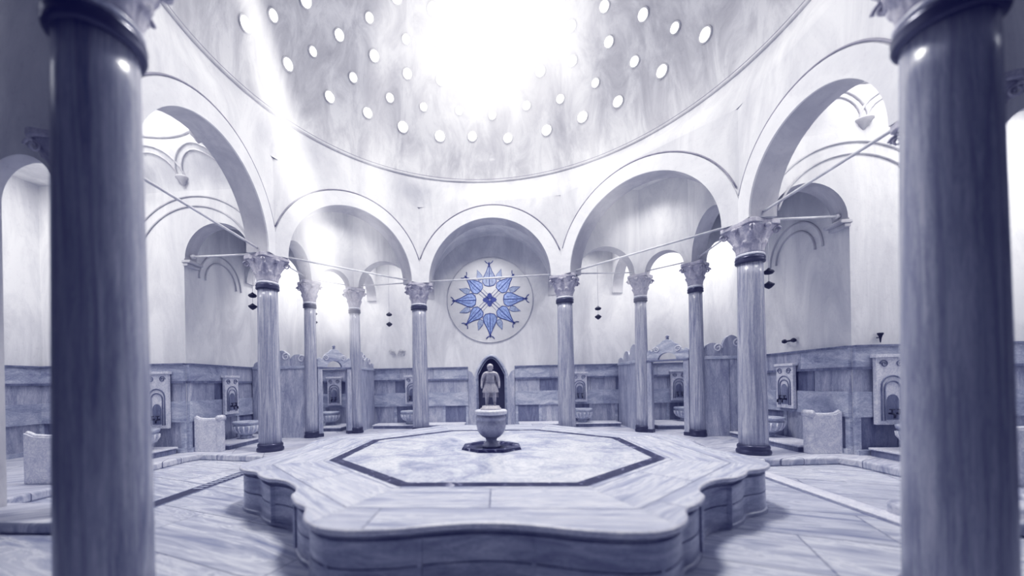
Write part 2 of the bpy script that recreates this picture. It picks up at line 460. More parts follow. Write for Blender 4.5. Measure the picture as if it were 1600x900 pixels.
def seg_arch(p, q, ab0, ab1, th=.36, ztop=ZV, spring=HC, name='wall_arch', zbot=None, lines=False):
    p, q = Vector(p), Vector(q); d = (q - p).normalized(); n = Vector((-d.y, d.x))
    L = (q - p).length; r = (L - ab0 - ab1) / 2; sh = (ab0 - ab1) / 2
    mb = MB()
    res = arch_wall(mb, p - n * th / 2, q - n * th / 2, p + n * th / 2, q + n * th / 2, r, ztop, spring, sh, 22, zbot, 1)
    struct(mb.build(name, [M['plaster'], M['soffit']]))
    return res, r
for (p, q, a0, a1) in ((ML_, (XL, ML_[1]), .3, .02), (MR, (XR, MR[1]), .3, .02), (BL, C1L, .36, .24), (C1L, C2L, .22, .22), (C2L, ML_, .24, .36),
                       (C1R, BR, .24, .36), (C2R, C1R, .22, .22), (MR, C2R, .36, .24), (BL, (BL[0], YB), .3, .02), (BR, (BR[0], YB), .3, .02),
                       (C1L, (C1L[0], YB), .22, .05), (C1R, (C1R[0], YB), .22, .05), (C2L, (XL, C2L[1]), .22, .05), (C2R, (XR, C2R[1]), .22, .05)):
    seg_arch(p, q, a0, a1)
# near cross walls of the side bays: low narrow arches beside the hidden columns
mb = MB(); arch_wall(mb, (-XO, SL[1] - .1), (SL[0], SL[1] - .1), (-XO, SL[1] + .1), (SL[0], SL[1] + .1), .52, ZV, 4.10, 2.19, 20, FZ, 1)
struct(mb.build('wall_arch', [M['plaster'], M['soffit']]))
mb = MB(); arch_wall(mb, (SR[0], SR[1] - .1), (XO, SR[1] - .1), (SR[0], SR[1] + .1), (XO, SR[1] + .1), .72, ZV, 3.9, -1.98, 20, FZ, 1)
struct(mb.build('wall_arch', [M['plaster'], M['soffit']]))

# back bay barrel vault
def barrel(x0, x1, y0, y1, z, r):
    mb = MB(); n = 24; cx = (x0 + x1) / 2; hw = (x1 - x0) / 2; vs = []
    for y in (y0, y1):
        for k in range(n + 1):
            a = PI * k / n; vs.append((cx - hw * cos(a), y, z + r * sin(a)))
    mb.add(vs, [(k, k + 1, n + 2 + k, n + 1 + k) for k in range(n)], 0, True)
    return struct(mb.build('ceiling', M['plaster']))
barrel(BL[0] + .1, BR[0] - .1, 5.2, YB + .02, 4.95, 2.0)
flat_back = None
# ambulatory ceilings
def flat(poly, z=ZV, mat=None):
    mb = MB(); mb.prism(poly, z, z + .1); return struct(mb.build('ceiling', mat or M['plaster']))
def op(i): v = OUT[i]; return (v.x, v.y)
flat([op(2), op(3), (BL[0], YB), (XL, YB), (XL, PL)])
flat([op(4), op(5), (XR, PR_), (XR, YB), (BR[0], YB)])
# side bay domelets: square to circle to dome, carried by scalloped mouldings
def bay_dome(cx, cy, hx, hy, z0, zc, rc, rise, side):
    mb = MB(); n = 72; vs = []; L1, L2 = 10, 10
    for k in range(n):
        a = 2 * PI * k / n; s, c = sin(a), cos(a)
        rs = min(hx / max(abs(s), 1e-6), hy / max(abs(c), 1e-6))
        for l in range(L1 + 1):
            t = l / L1; e = t * t * (3 - 2 * t); r = rs + (rc - rs) * e
            vs.append((cx + r * s, cy + r * c, z0 + (zc - z0) * t))
        for l in range(1, L2 + 1):
            e = PI / 2 * l / L2 * .985
            vs.append((cx + rc * cos(e) * s, cy + rc * cos(e) * c, zc + rise * sin(e)))
    W = L1 + L2 + 1
    mb.add(vs, [(k * W + l, ((k + 1) % n) * W + l, ((k + 1) % n) * W + l + 1, k * W + l + 1) for k in range(n) for l in range(W - 1) if not (l < 3 and side * sin(2 * PI * (k + .5) / n) > .62)], 0, True)
    return mb
for sx, ring_x, cy, hy, zz in ((-1, -7.42, .17, PL - .17 + .004, 0), (1, 7.34, -.1, PR_ + .1 + .004, 0)):
    rc = 1.58
    struct(bay_dome(ring_x, cy, 1.62, hy, 6.3, 7.3, rc, 1.2, -sx).build('ceiling', M['plaster']))
    t = MB(); t.tube([(ring_x + (rc - .02) * sin(2 * PI * k / 60), cy + (rc - .02) * cos(2 * PI * k / 60), 7.33) for k in range(60)], .03, 6, closed=True)
    trim(t, M['soffit'])
    # scalloped arches round the foot of the domelet
    t = MB(); na = 10
    for k in range(na):
        for rr, rad in ((.5, .024), (.385, .02)):
            pts = []
            for q in range(15):
                ph = -PI * .08 + PI * 1.16 * q / 14
                w = -cos(ph) * rr / rc; z = 6.62 + rr * sin(ph) * 1.05
                a = 2 * PI * (k + .5) / na + w * 1.15
                tt = max(0, min(1, (z - 6.3) / 1.0)); e = tt * tt * (3 - 2 * tt)
                rs = min(1.62 / max(abs(sin(a)), 1e-6), hy / max(abs(cos(a)), 1e-6))
                r = rs + (rc - rs) * e - .01
                pts.append((ring_x + r * sin(a), cy + r * cos(a), z))
            t.tube(pts, rad, 6)
    trim(t, M['soffit'])
    # small corbels under the scallops
    for k in range(na):
        a = 2 * PI * k / na; z = 6.56
        tt = max(0, min(1, (z - 6.3) / 1.0)); e = tt * tt * (3 - 2 * tt)
        rs = min(1.62 / max(abs(sin(a)), 1e-6), hy / max(abs(cos(a)), 1e-6)); r = rs + (rc - rs) * e
        t = MB(); t.lathe([(.01, -.14), (.05, -.1), (.09, -.03), (.16, .03), (.16, .06)], 12, (ring_x + r * sin(a), cy + r * cos(a), z))
        trim(t, M['soffit'])
    # two concentric wall-rib lines on the far cross wall
    yp = (PL if sx < 0 else PR_) - .012
    for rr, zc in ((1.78, 4.42), (1.5, 4.46)):
        t = MB(); t.tube([(ring_x - .2 * sx - rr * cos(a), yp, zc + rr * sin(a)) for a in [.30 + (PI - .60) * k / 40 for k in range(41)]], .022, 6)
        trim(t, M['soffit'])
    mb = MB(); x0, x1 = (sx * 8.95, sx * XO)
    mb.box((x0 + x1) / 2, cy, 6.7, abs(x1 - x0) + .1, 2 * hy + .3, .1); struct(mb.build('ceiling', M['plaster']))
# corbels where the cross arches meet the side walls
for x, y, s in ((XL, ML_[1], 1), (XR, MR[1], -1)):
    t = MB(); t.box(x + s * .08, y - .02, HC - .08, .22, .42, .07); t.box(x + s * .05, y - .02, HC - .15, .12, .38, .07); trim(t, M['soffit'], .015)
# mouldings on the walls behind the cross arches
for x, s, yc in ((XL, 1, 3.45), (XR, -1, 2.9)):
    for rr in (.78, .58):
        t = MB(); t.tube([(x + s * .012, yc - rr * cos(PI * k / 30), 4.35 + rr * sin(PI * k / 30)) for k in range(31)], .022, 6); trim(t, M['soffit'])

# ceilings of the front ambulatory, behind the viewpoint
flat([op(0), op(7), (XO, -3.6), (XO, -10), (-XO, -10), (-XO, -3.6)], ZV, M['soffit'])
flat([op(0), (-XO, -3.6), (-XO, SL[1]), op(1)], ZV, M['soffit'])
flat([op(7), op(6), (XO, SR[1]), (XO, -3.6)], ZV, M['soffit'])

# ------------------------------------------------------------------ setting: floors
mb = MB(); mb.box(0, -1.3, FZ - .1, 2 * XO + .6, 18.2, .2); struct(mb.build('floor', M['floor']))
raised = [(-XO, -1.6), (-7.1, -1.6), (-7.1, 1.75), (-7.0, 2.0), (-4.9, 1.62), (-4.75, 1.75), (-4.85, 2.7), (-5.15, 3.9), (-4.2, 4.95), (-2.5, 4.85), (-1.9, 4.75),
          (1.6, 4.4), (2.2, 4.5), (3.9, 4.6), (5.0, 3.55), (4.72, 2.3), (4.6, 1.2), (4.75, 1.05), (6.55, 1.25), (6.65, 1.0), (6.65, -1.4), (XO, -1.4), (XO, YB), (-XO, YB)]
mb = MB(); mb.prism(raised, FZ, 0); struct(mb.build('floor', M['step'], None, .03))
for poly in ([(-XO, -1.75), (-4.9, -1.55), (-4.75, -1.7), (-4.75, -2.35), (-XO, -2.35)], [(XO, -1.55), (4.9, -1.35), (4.75, -1.5), (4.75, -2.2), (XO, -2.2)][::-1]):
    mb = MB(); mb.prism(poly, FZ, 0); struct(mb.build('floor', M['step'], None, .03))

# ------------------------------------------------------------------ marble dado
def dado(p0, p1, side=1):
    p0, p1 = Vector(p0), Vector(p1); d = (p1 - p0).normalized(); n = Vector((-d.y, d.x)) * side; L = (p1 - p0).length
    rot = math.atan2(d.y, d.x); mb = MB()
    def strip(z0, z1, t, mi, cells=1, gap=.0):
        w = L / cells
        for k in range(cells):
            c = p0 + d * (w * (k + .5)) + n * (t / 2 + .001)
            mb.box(c.x, c.y, (z0 + z1) / 2, w - gap, t, z1 - z0, rot, mi if isinstance(mi, int) else mi[k % len(mi)])
    cells = max(1, round(L / .85))
    strip(0.0, .10, .11, 0); strip(.10, .74, .035, (2, 1), cells, .05); strip(.74, 1.24, .08, 0, max(1, round(L / 1.7)), .006)
    strip(1.24, 1.68, .04, (1, 2, 1), cells, .012); strip(1.68, 1.735, .09, 2); strip(1.735, 2.12, .07, (0, 1), max(1, round(L / 1.3)), .006); strip(2.12, ZW, .11, 2)
    # upright stiles between the lower panels
    for k in range(cells + 1):
        c = p0 + d * min(max(L / cells * k, .05), L - .05) + n * .03
        mb.box(c.x, c.y, .42, .1, .058, .64, rot, 0)
    ntrim[0] += 1
    return struct(mb.build('trim_%d' % ntrim[0], [M['marble'], M['slabm'], M['dark_marble'], M['white_marble']]))
dado((XL, PL - .0), (XL, YB), -1); dado((-XO, PL), (XL, PL), -1)
dado((XR, PR_), (XR, YB), 1); dado((XR, PR_), (XO, PR_), -1)
dado((-7.4, YB), (DX - .85, YB), -1); dado((DX + .85, YB), (6.95, YB), -1)
dado((-XO, -1.6), (-XO, PL), -1); dado((XO, -1.4), (XO, PR_), 1)
# door jamb slabs with sloping shoulders
for s in (-1, 1):
    t = MB(); t.plate([(s * .58, 0), (s * .84, 0), (s * .84, 2.02), (s * .72, 1.96), (s * .62, 1.78), (s * .58, 1.7)], Matrix.Translation((DX, YB - .09, 0)), .08); trim(t, M['slabm'])

# ------------------------------------------------------------------ columns
def capital_mesh(rb, rt, h):
    mb = MB(); n = 96; L = 26; vs = []
    for l in range(L + 1):
        t = l / L
        for k in range(n):
            a = 2 * PI * k / n
            sq = 1 / max(abs(cos(a)), abs(sin(a)))            # square-ish outline at the top
            e = t ** 1.6
            r = (rb * (1 - e) + rt * e) * (1 + (min(sq, 1.3) - 1) * .75 * t * t)
            # two tiers of leaves curling outwards at the tips
            for t0, t1, ph, am in ((0, .46, 0, .045), (.30, .80, .5, .055)):
                if t0 < t < t1:
                    u = (t - t0) / (t1 - t0)
                    w = (a * 8 / (2 * PI) + ph) % 1.0 - .5
                    width = .47 * (1 - u ** 3) + .05
                    if abs(w) < width:
                        r += am * (.35 + .9 * u ** 2) * (1 - (abs(w) / width) ** 3) * (1 - .35 * (abs(w) < .05)) * (.8 + .2 * cos(w * 60))
            vs.append((r * cos(a), r * sin(a), h * t))
    fs = [(l * n + k, l * n + (k + 1) % n, (l + 1) * n + (k + 1) % n, (l + 1) * n + k) for l in range(L) for k in range(n)]
    fs += [tuple(range(n))[::-1], tuple(L * n + k for k in range(n))]
    mb.add(vs, fs, 0, True)
    return mb
def spiral(mb, M4, R0, turns, r):
    pts = []; n = int(18 * turns)
    for k in range(n + 1):
        u = k / n; a = 2 * PI * turns * u; rr = R0 * (1 - .82 * u)
        pts.append(tuple(M4 @ Vector((rr * cos(a), 0, rr * sin(a)))))
    mb.tube(pts, r, 6, radii=[r * (1 - .4 * k / n) for k in range(n + 1)])
def make_column(rb, rt, label, loc, rz):
    t = thing('marble_column', label, 'column', (*loc, 0), rz)
    mb = MB(); mb.lathe([(rb * 1.16, 0), (rb * 1.2, .03), (rb * 1.18, .07), (rb * 1.08, .10), (rb * 1.12, .13), (rb * 1.10, .17), (rb * 1.02, .19)], 44)
    mb.build('base_ring', M['bronze'], t)
    zc = 3.90; mb = MB(); L = 14
    prof = [(rb * 1.0 + (rt - rb) * (k / L) ** 1.25, .19 + (zc - .19) * k / L) for k in range(L + 1)]
    mb.lathe(prof, 48); mb.build('shaft', M['column'], t)
    mb = MB(); q = rt
    mb.lathe([(q * 1.0, zc), (q * 1.16, zc + .01), (q * 1.2, zc + .035), (q * 1.14, zc + .06), (q * 1.2, zc + .085), (q * 1.17, zc + .115), (q * 1.04, zc + .125)], 44)
    mb.build('collar', M['bronze'], t)
    mb = MB(); mb.lathe([(q * 1.02, zc + .125), (q * 1.14, zc + .14), (q * 1.16, zc + .165), (q * 1.05, zc + .19)], 40); mb.build('necking', M['white_marble'], t)
    z0 = zc + .19; h = HC - .09 - z0; mb = capital_mesh(q * 1.02, q * 1.62, h)
    cap = mb.build('capital', M['capital'], t); cap.location = (0, 0, z0)
    for k in range(4):
        a = PI / 4 + k * PI / 2; R = q * 1.98
        for s in (-1, 1):
            M4 = Matrix.Translation((R * cos(a), R * sin(a), h - .1)) @ Matrix.Rotation(a + s * .5, 4, 'Z')
            v = MB(); spiral(v, M4, .075, 1.6, .018); v.build('volute', M['capital'], cap)
        a2 = k * PI / 2
        v = MB(); v.lathe([(.005, -.045), (.045, -.03), (.055, 0), (.045, .03), (.005, .045)], 12, (q * 1.72 * cos(a2), q * 1.72 * sin(a2), h - .05)); v.build('rosette', M['capital'], cap)
    mb = MB(); n = 48; pl = []
    for k in range(n):
        a = 2 * PI * k / n; sq = 1 / max(abs(cos(a)), abs(sin(a)))
        pl.append((q * 1.66 * min(sq, 1.30) * (1 - .05 * cos(4 * a)) * cos(a), q * 1.66 * min(sq, 1.30) * (1 - .05 * cos(4 * a)) * sin(a)))
    mb.prism(pl, HC - .09, HC - .001); mb.build('abacus', M['capital'], t, .015)
    return t
def face(p): return math.atan2(-p[1], -p[0])
big = make_column(.255, .222, 'huge grey marble column in the left foreground, its dark collar at the top edge', NL, face(NL))
nr = dup(big, (*NR, FZ), face(NR), 'huge grey marble column in the right foreground, its dark collar at the top edge', None, (1, 1, (HC - FZ) / HC))
big.location.z = FZ; big.scale = (1, 1, (HC - FZ) / HC)
dup(big, (*SL, 0), face(SL), 'marble column almost hidden behind the large left foreground column', None, (1, 1, 1))
dup(big, (*SR, 0), face(SR), 'marble column almost hidden behind the large right foreground column, dark capital showing', None, (1, 1, 1))
dup(big, (*ML_, 0), face(ML_), 'grey marble column with dark base ring left of the marble platform', None, (1, 1, 1))
dup(big, (*MR, 0), face(MR), 'thick grey marble column with carved capital right of the marble platform', None, (1, 1, 1))
dup(big, (*BL, 0), face(BL), 'marble column at the back, left of the blue star medallion', None, (1, 1, 1))
dup(big, (*BR, 0), face(BR), 'marble column at the back, right of the blue star medallion', None, (1, 1, 1))
small = make_column(.185, .165, 'slender marble column on the right jamb of the left cubicle doorway', C1L, PI / 4 * -1)
dup(small, (*C2L, 0), -PI / 4, 'slender marble column on the left jamb of the left cubicle doorway')
dup(small, (*C1R, 0), PI / 4, 'slender marble column on the left jamb of the right cubicle doorway')
dup(small, (*C2R, 0), PI / 4, 'slender marble column on the right jamb of the right cubicle doorway')

# ------------------------------------------------------------------ iron tie rods
def rod(p, q, e0, e1, label, z=HC + .10, r=.026, m='iron'):
    p, q = Vector(p), Vector(q); d = (q - p).normalized(); a, b = p + d * e0, q - d * e1
    t = thing('tie_rod', label, 'tie rod', ((a.x + b.x) / 2, (a.y + b.y) / 2, z), 0)
    o = Vector((t.location.x, t.location.y, z)); a3, b3 = Vector((a.x, a.y, z)) - o, Vector((b.x, b.y, z)) - o
    mb = MB(); mb.tube([a3, b3], r, 8); mb.build('bar', M[m], t)
    for e, s in ((a3, 1), (b3, -1)):
        mb = MB(); d3 = d.to_3d() * s; mb.tube([e - d3 * .02, e + d3 * .05], r * 2.0, 10); mb.build('anchor', M[m], t)
rod(BL, BR, .36, .36, 'white iron tie rod running in front of the blue star medallion')
rod(ML_, BL, .36, .36, 'white iron tie rod under the arch left of the medallion arch')
rod(BR, MR, .36, .36, 'white iron tie rod under the arch right of the medallion arch')
rod(SL, ML_, .12, .36, 'iron tie rod slanting under the big left side arch')
rod(MR, SR, .36, .12, 'iron tie rod slanting under the big right side arch')
rod(ML_, (XL, ML_[1]), .25, .06, 'short tie rod from the left platform column to the left wall')
rod(MR, (XR, MR[1]), .25, .06, 'short tie rod from the right platform column to the right wall')
rod(BL, C1L, .3, .2, 'tie rod from the column left of the medallion to the slender column beside it', r=.02)
rod(C1L, C2L, .2, .2, 'tie rod over the left cubicle doorway', r=.02)
rod(C2L, ML_, .2, .3, 'tie rod from the left platform column to the left cubicle column', r=.02)
rod(BR, C1R, .3, .2, 'tie rod from the column right of the medallion to the slender column beside it', r=.02)
rod(C1R, C2R, .2, .2, 'tie rod over the right cubicle doorway', r=.02)
rod(C2R, MR, .2, .3, 'tie rod from the right platform column to the right cubicle column', r=.02)
rod(NL, SL, .3, .3, 'grey tie rod at the far left edge behind the foreground column')
rod(SL, (-XO, SL[1] - .2), .3, .05, 'black tie rod at the far left edge, lower of the two', m='black')
rod(NR, SR, .3, .3, 'grey tie rod at the far right edge behind the foreground column')

# ------------------------------------------------------------------ heated marble platform
ZP = .45
def arc_pts(p, q, bulge, n=8):
    p, q = Vector(p), Vector(q); d = q - p; nn = Vector((d.y, -d.x)).normalized(); res = []
    for k in range(n):
        t = k / n; res.append(p + d * t + nn * (bulge * 4 * t * (1 - t)))
    return [(v.x, v.y) for v in res]
q1 = [(0, -3.44), (.2, -3.455), (.42, -3.50), (.66, -3.565), (.9, -3.605), (1.12, -3.61), (1.3, -3.57), (1.46, -3.46), (1.58, -3.31)]
q1 += [(1.68, -3.08)] + [(1.80, -2.98), (1.90, -2.88)] + [(2.03, -2.70)]
cove = [(2.06, -2.56), (2.15, -2.40), (2.27, -2.27)]
half = q1 + cove                                            # from the front middle to the diagonal
other = [(-y, -x) for x, y in half[:-1]][::-1]              # mirrored over the diagonal
quarter = half + other                                      # up to (3.44, 0)
outline = []
for k in range(4):
    a = k * PI / 2
    for x, y in quarter[:-1]: outline.append((x * cos(a) - y * sin(a), x * sin(a) + y * cos(a)))
def dense(poly, n=3):
    res = []; N = len(poly)
    for i in range(N):
        p0, p1, p2, p3 = [Vector(poly[(i + k) % N]) for k in (-1, 0, 1, 2)]
        sharp = False
        for k in range(n):
            t = k / n
            m1, m2 = (p2 - p0) * .5, (p3 - p1) * .5
            h = p1 * (2 * t ** 3 - 3 * t ** 2 + 1) + m1 * (t ** 3 - 2 * t ** 2 + t) + p2 * (-2 * t ** 3 + 3 * t ** 2) + m2 * (t ** 3 - t ** 2)
            res.append((h.x, h.y))
    return res
outline = dense(outline, 3)
def inset(poly, off):
    N = len(poly); res = []
    for i in range(N):
        a, b, c = Vector(poly[i - 1]), Vector(poly[i]), Vector(poly[(i + 1) % N])
        t = (c - a).normalized(); n = Vector((-t.y, t.x)); res.append((b.x + n.x * off, b.y + n.y * off))
    return res
plat = thing('marble_platform', 'large scalloped octagonal marble bathing platform in the middle of the floor', 'platform', (-.06, -.03, 0))
def ogon(R, a0=22.5): return [(R * sin(math.radians(a0 + 45 * k)), -R * cos(math.radians(a0 + 45 * k))) for k in range(8)]
# moulded side
mb = MB(); prof = [(.03, FZ + .001), (.03, FZ + .04), (.05, FZ + .05), (.05, .115), (.066, .12), (.066, .132), (.05, .138), (.05, .335), (.085, .345), (.09, .395)]
loops = [inset(outline, o_) for o_, z in prof]; N = len(outline); vs = []
for lp, (o_, z) in zip(loops, prof): vs += [(x, y, z) for x, y in lp]
mb.add(vs, [(l * N + k, l * N + (k + 1) % N, (l + 1) * N + (k + 1) % N, (l + 1) * N + k) for l in range(len(prof) - 1) for k in range(N)], 0, False)
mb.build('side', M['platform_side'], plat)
# pilaster strips that break up the side
for px, py in ((1.30, -3.55), (-1.30, -3.55), (-.55, -3.52), (.35, -3.47), (2.03, -2.70), (-2.03, -2.70), (2.70, -2.03), (-2.70, -2.03), (3.55, -1.30), (-3.55, -1.30)):
    mb = MB(); mb.box(px * .985, py * .985, .12, .035, .05, .44, math.atan2(py, px) + PI / 2); mb.build('pilaster', M['platform_side'], plat)
# bullnosed top slab ring (outer outline, octagonal hole)
mb = MB(); prof = [(.06, .395), (.008, .40), (0, .412), (0, .432), (.008, .445), (.022, ZP)]
vs = []
for o_, z in prof: vs += [(x, y, z) for x, y in inset(outline, o_)]
mb.add(vs, [(l * N + k, l * N + (k + 1) % N, (l + 1) * N + (k + 1) % N, (l + 1) * N + k) for l in range(len(prof) - 1) for k in range(N)], 0, True)
top_loop = inset(outline, .022)
def poly_r(poly, ang): return ray_poly([Vector(p) for p in poly], ang)
mb.build('top_rim', M['white_marble'], plat)
RI, RB = 2.61, 2.43
# top surface in eight mitred slabs, each with veins along its own edge
for k8 in range(8):
    a0 = k8 * PI / 4                                       # 0 = front, counter-clockwise
    ids = []
    for k, (x, y) in enumerate(top_loop):
        an = math.atan2(x, -y); dlt = (an - a0 + PI) % (2 * PI) - PI
        if abs(dlt) <= PI / 8 + 1e-9: ids.append((dlt, x, y))
    ids.sort()
    def edge_pt(dl):
        an = a0 + dl; r = ray_poly([Vector(p) for p in top_loop], math.atan2(sin(an), -cos(an)))
        return (dl, r * sin(an), -r * cos(an))
    seq = [edge_pt(-PI / 8 + .0006)] + ids + [edge_pt(PI / 8 - .0006)]
    vs = []
    for dl, x, y in seq:
        ri = RI * cos(PI / 8) / cos(dl); an = a0 + dl
        for X, Y in ((x, y), (ri * sin(an), -ri * cos(an))):
            vs.append((X * cos(a0) + Y * sin(a0), -X * sin(a0) + Y * cos(a0), ZP))
    mb = MB(); mb.add(vs, [(2 * q, 2 * q + 2, 2 * q + 3, 2 * q + 1) for q in range(len(seq) - 1)])
    o = mb.build('top_slab', M['top'], plat); o.rotation_euler = (0, 0, a0)
# black inlay band and pale centre
mb = MB(); a, b = ogon(RI), ogon(RB)
mb.add([(x, y, ZP + .002) for x, y in a] + [(x, y, ZP + .002) for x, y in b], [(k, (k + 1) % 8, 8 + (k + 1) % 8, 8 + k) for k in range(8)])
mb.build('inlay_band', M['inlay'], plat)
mb = MB(); mb.add([(x, y, ZP + .001) for x, y in ogon(RB + .005)], [tuple(range(8))]); mb.build('centre_panel', M['centre'], plat)

# ------------------------------------------------------------------ urn and statue
UX, UY = -.09, -.05
urn = thing('fountain_urn', 'grey stone urn on a black octagonal base at the centre of the platform', 'urn', (UX, UY, ZP))
mb = MB()
mb.add([(x, y, .004) for x, y in ogon(.53)] + [(x, y, .045) for x, y in ogon(.51)] + [(x, y, .045) for x, y in ogon(.40)] + [(x, y, .02) for x, y in ogon(.36)],
       [(l * 8 + k, l * 8 + (k + 1) % 8, (l + 1) * 8 + (k + 1) % 8, (l + 1) * 8 + k) for l in range(3) for k in range(8)] + [tuple(24 + k for k in range(8))])
mb.build('base_tray', M['inlay'], urn)
mb = MB(); mb.lathe([(.155, .021), (.155, .05), (.13, .07), (.10, .10), (.088, .135), (.10, .165), (.13, .18)], 40); mb.build('foot', M['urn'], urn)
mb = MB(); mb.lathe([(.10, .18), (.155, .20), (.205, .25), (.235, .31), (.248, .38), (.25, .44), (.238, .46), (.24, .50), (.25, .505), (.25, .53), (.238, .535), (.236, .565)], 48)
mb.build('bowl', M['urn'], urn)
mb = MB(); mb.lathe([(.236, .565), (.262, .575), (.275, .60), (.272, .63), (.255, .645), (.20, .648)], 48); mb.build('rim', M['white_marble'], urn)

st = thing('stone_statue', 'small pale stone statue of a standing figure in a short tunic on the urn', 'statue', (UX, UY, ZP + .648)); st.scale = (1.14, 1.1, 1.04)
mb = MB(); mb.lathe([(.155, 0), (.155, .025), (.135, .03), (.13, .06), (.115, .065)], 28); mb.build('plinth', M['statue'], st)
def skin(name, verts, edges, radii, mat, parent, lev=2, root=0):
    me = bpy.data.meshes.new(name); me.from_pydata(verts, edges, []); o = bpy.data.objects.new(name, me); COL.objects.link(o)
    o.modifiers.new('skin', 'SKIN')
    lay = me.skin_vertices[0] if me.skin_vertices else None
    if lay is None:
        bm = bmesh.new(); bm.from_mesh(me); bm.verts.layers.skin.verify(); bm.to_mesh(me); bm.free(); lay = me.skin_vertices[0]
    for i, r in enumerate(radii):
        rr = r if isinstance(r, tuple) else (r, r)
        lay.data[i].radius = rr; lay.data[i].use_root = (i == root)
    s = o.modifiers.new('sub', 'SUBSURF'); s.levels = lev; s.render_levels = lev
    dg = bpy.context.evaluated_depsgraph_get(); m2 = bpy.data.meshes.new_from_object(o.evaluated_get(dg))
    bpy.data.objects.remove(o); bpy.data.meshes.remove(me)
    m2.name = name; m2.materials.clear(); m2.materials.append(mat)
    for p in m2.polygons: p.use_smooth = True; p.material_index = 0
    o = bpy.data.objects.new(name, m2); COL.objects.link(o); o.parent = parent; return o
# standing height .66 m on top of the plinth; faces the viewer (-y)
Z0 = .065
V = []; Ed = []; Rr = []
def av(x, y, z, r, link=None):
    V.append((x, y, z + Z0)); Rr.append(r)
    if link is not None: Ed.append((link, len(V) - 1))
    return len(V) - 1
pel = av(0, 0, .335, (.066, .05)); wst = av(0, -.004, .405, (.057, .045), pel); ch = av(0, -.006, .475, (.075, .052), wst); nk = av(0, .0, .538, (.04, .036), ch); nk2 = av(0, -.004, .563, .026, nk); hd = av(0, -.010, .598, (.038, .043), nk2); hd2 = av(0, -.006, .640, (.032, .037), hd)
for s in (-1, 1):
    sh = av(s * .088, 0, .515, .034, nk); el = av(s * .118, .012, .420, .026, sh); wr = av(s * .128, -.018, .338, .018, el); hn = av(s * .128, -.03, .305, .018, wr); av(s * .126, -.034, .278, .011, hn)
    if s > 0: pass
    hp = av(s * .042, 0, .30, .046, pel); kn = av(s * (.052), -.008, .165, .031, hp); cf = av(s * .056, .006, .10, .030, kn); an = av(s * .058, .006, .028, .019, cf); av(s * .064, -.055, .012, .017, an)
body = skin('body', V, Ed, Rr, M['statue'], st)
# tunic with pleated skirt, belt, cloak, helmet-like hair and face
mb = MB(); n = 48; vs = []
for z, rx, ry, pl in ((.40, .066, .054, 0), (.36, .078, .064, .003), (.31, .092, .078, .006), (.26, .105, .09, .009), (.215, .112, .096, .011)):
    for k in range(n):
        a = 2 * PI * k / n; f = 1 + pl / .1 * cos(a * 14); vs.append((rx * f * cos(a), ry * f * sin(a), z + Z0))
mb.add(vs, [(l * n + k, l * n + (k + 1) % n, (l + 1) * n + (k + 1) % n, (l + 1) * n + k) for l in range(4) for k in range(n)], 0, True)
mb.tube([(.071 * cos(2 * PI * k / 24), .058 * sin(2 * PI * k / 24), .395 + Z0) for k in range(24)], .009, 6, closed=True)
mb.tube([(.058 * cos(2 * PI * k / 24), .05 * sin(2 * PI * k / 24) - .004, .528 + Z0) for k in range(24)], .012, 6, closed=True)
mb.build('tunic', M['statue'], st)
mb = MB(); vs = []; nn = 14
for l in range(9):
    t = l / 8; z = .53 - .40 * t
    for k in range(nn + 1):
        a = PI * (.08 + .84 * k / nn); w = .088 + .035 * t
        vs.append((w * cos(a), .02 + (.05 + .02 * t) * sin(a) + .006 * cos(a * 9), z + Z0))
mb.add(vs, [(l * (nn + 1) + k, l * (nn + 1) + k + 1, (l + 1) * (nn + 1) + k + 1, (l + 1) * (nn + 1) + k) for l in range(8) for k in range(nn)], 0, True)
mb.build('cloak', M['statue'], st)
mb = MB()
mb.lathe([(.044, 0), (.047, .012), (.045, .035), (.034, .055), (.014, .066), (.002, .068)], 24, (0, -.002, .612 + Z0))
mb.build('hair', M['statue'], st)
mb = MB(); mb.add([(-.006, -.050, .592 + Z0), (.006, -.050, .592 + Z0), (0, -.062, .590 + Z0), (0, -.048, .615 + Z0), (0, -.050, .586 + Z0)], [(0, 2, 3), (2, 1, 3), (0, 4, 2), (4, 1, 2)])
mb.build('nose', M['statue'], st)
for q in (-1, 1):
    mb = MB(); mb.lathe([(.001, -.004), (.006, -.002), (.006, .002), (.001, .004)], 10, (q * .016, -.047, .606 + Z0)); mb.build('eye', M['statue'], st)
    mb = MB(); mb.lathe([(.001, -.012), (.006, -.008), (.007, .004), (.002, .012)], 8, (q * .040, -.004, .600 + Z0)); mb.build('ear', M['statue'], st)
mb = MB(); mb.box(0, -.047, .577 + Z0, .018, .006, .004); mb.build('mouth', M['statue'], st)
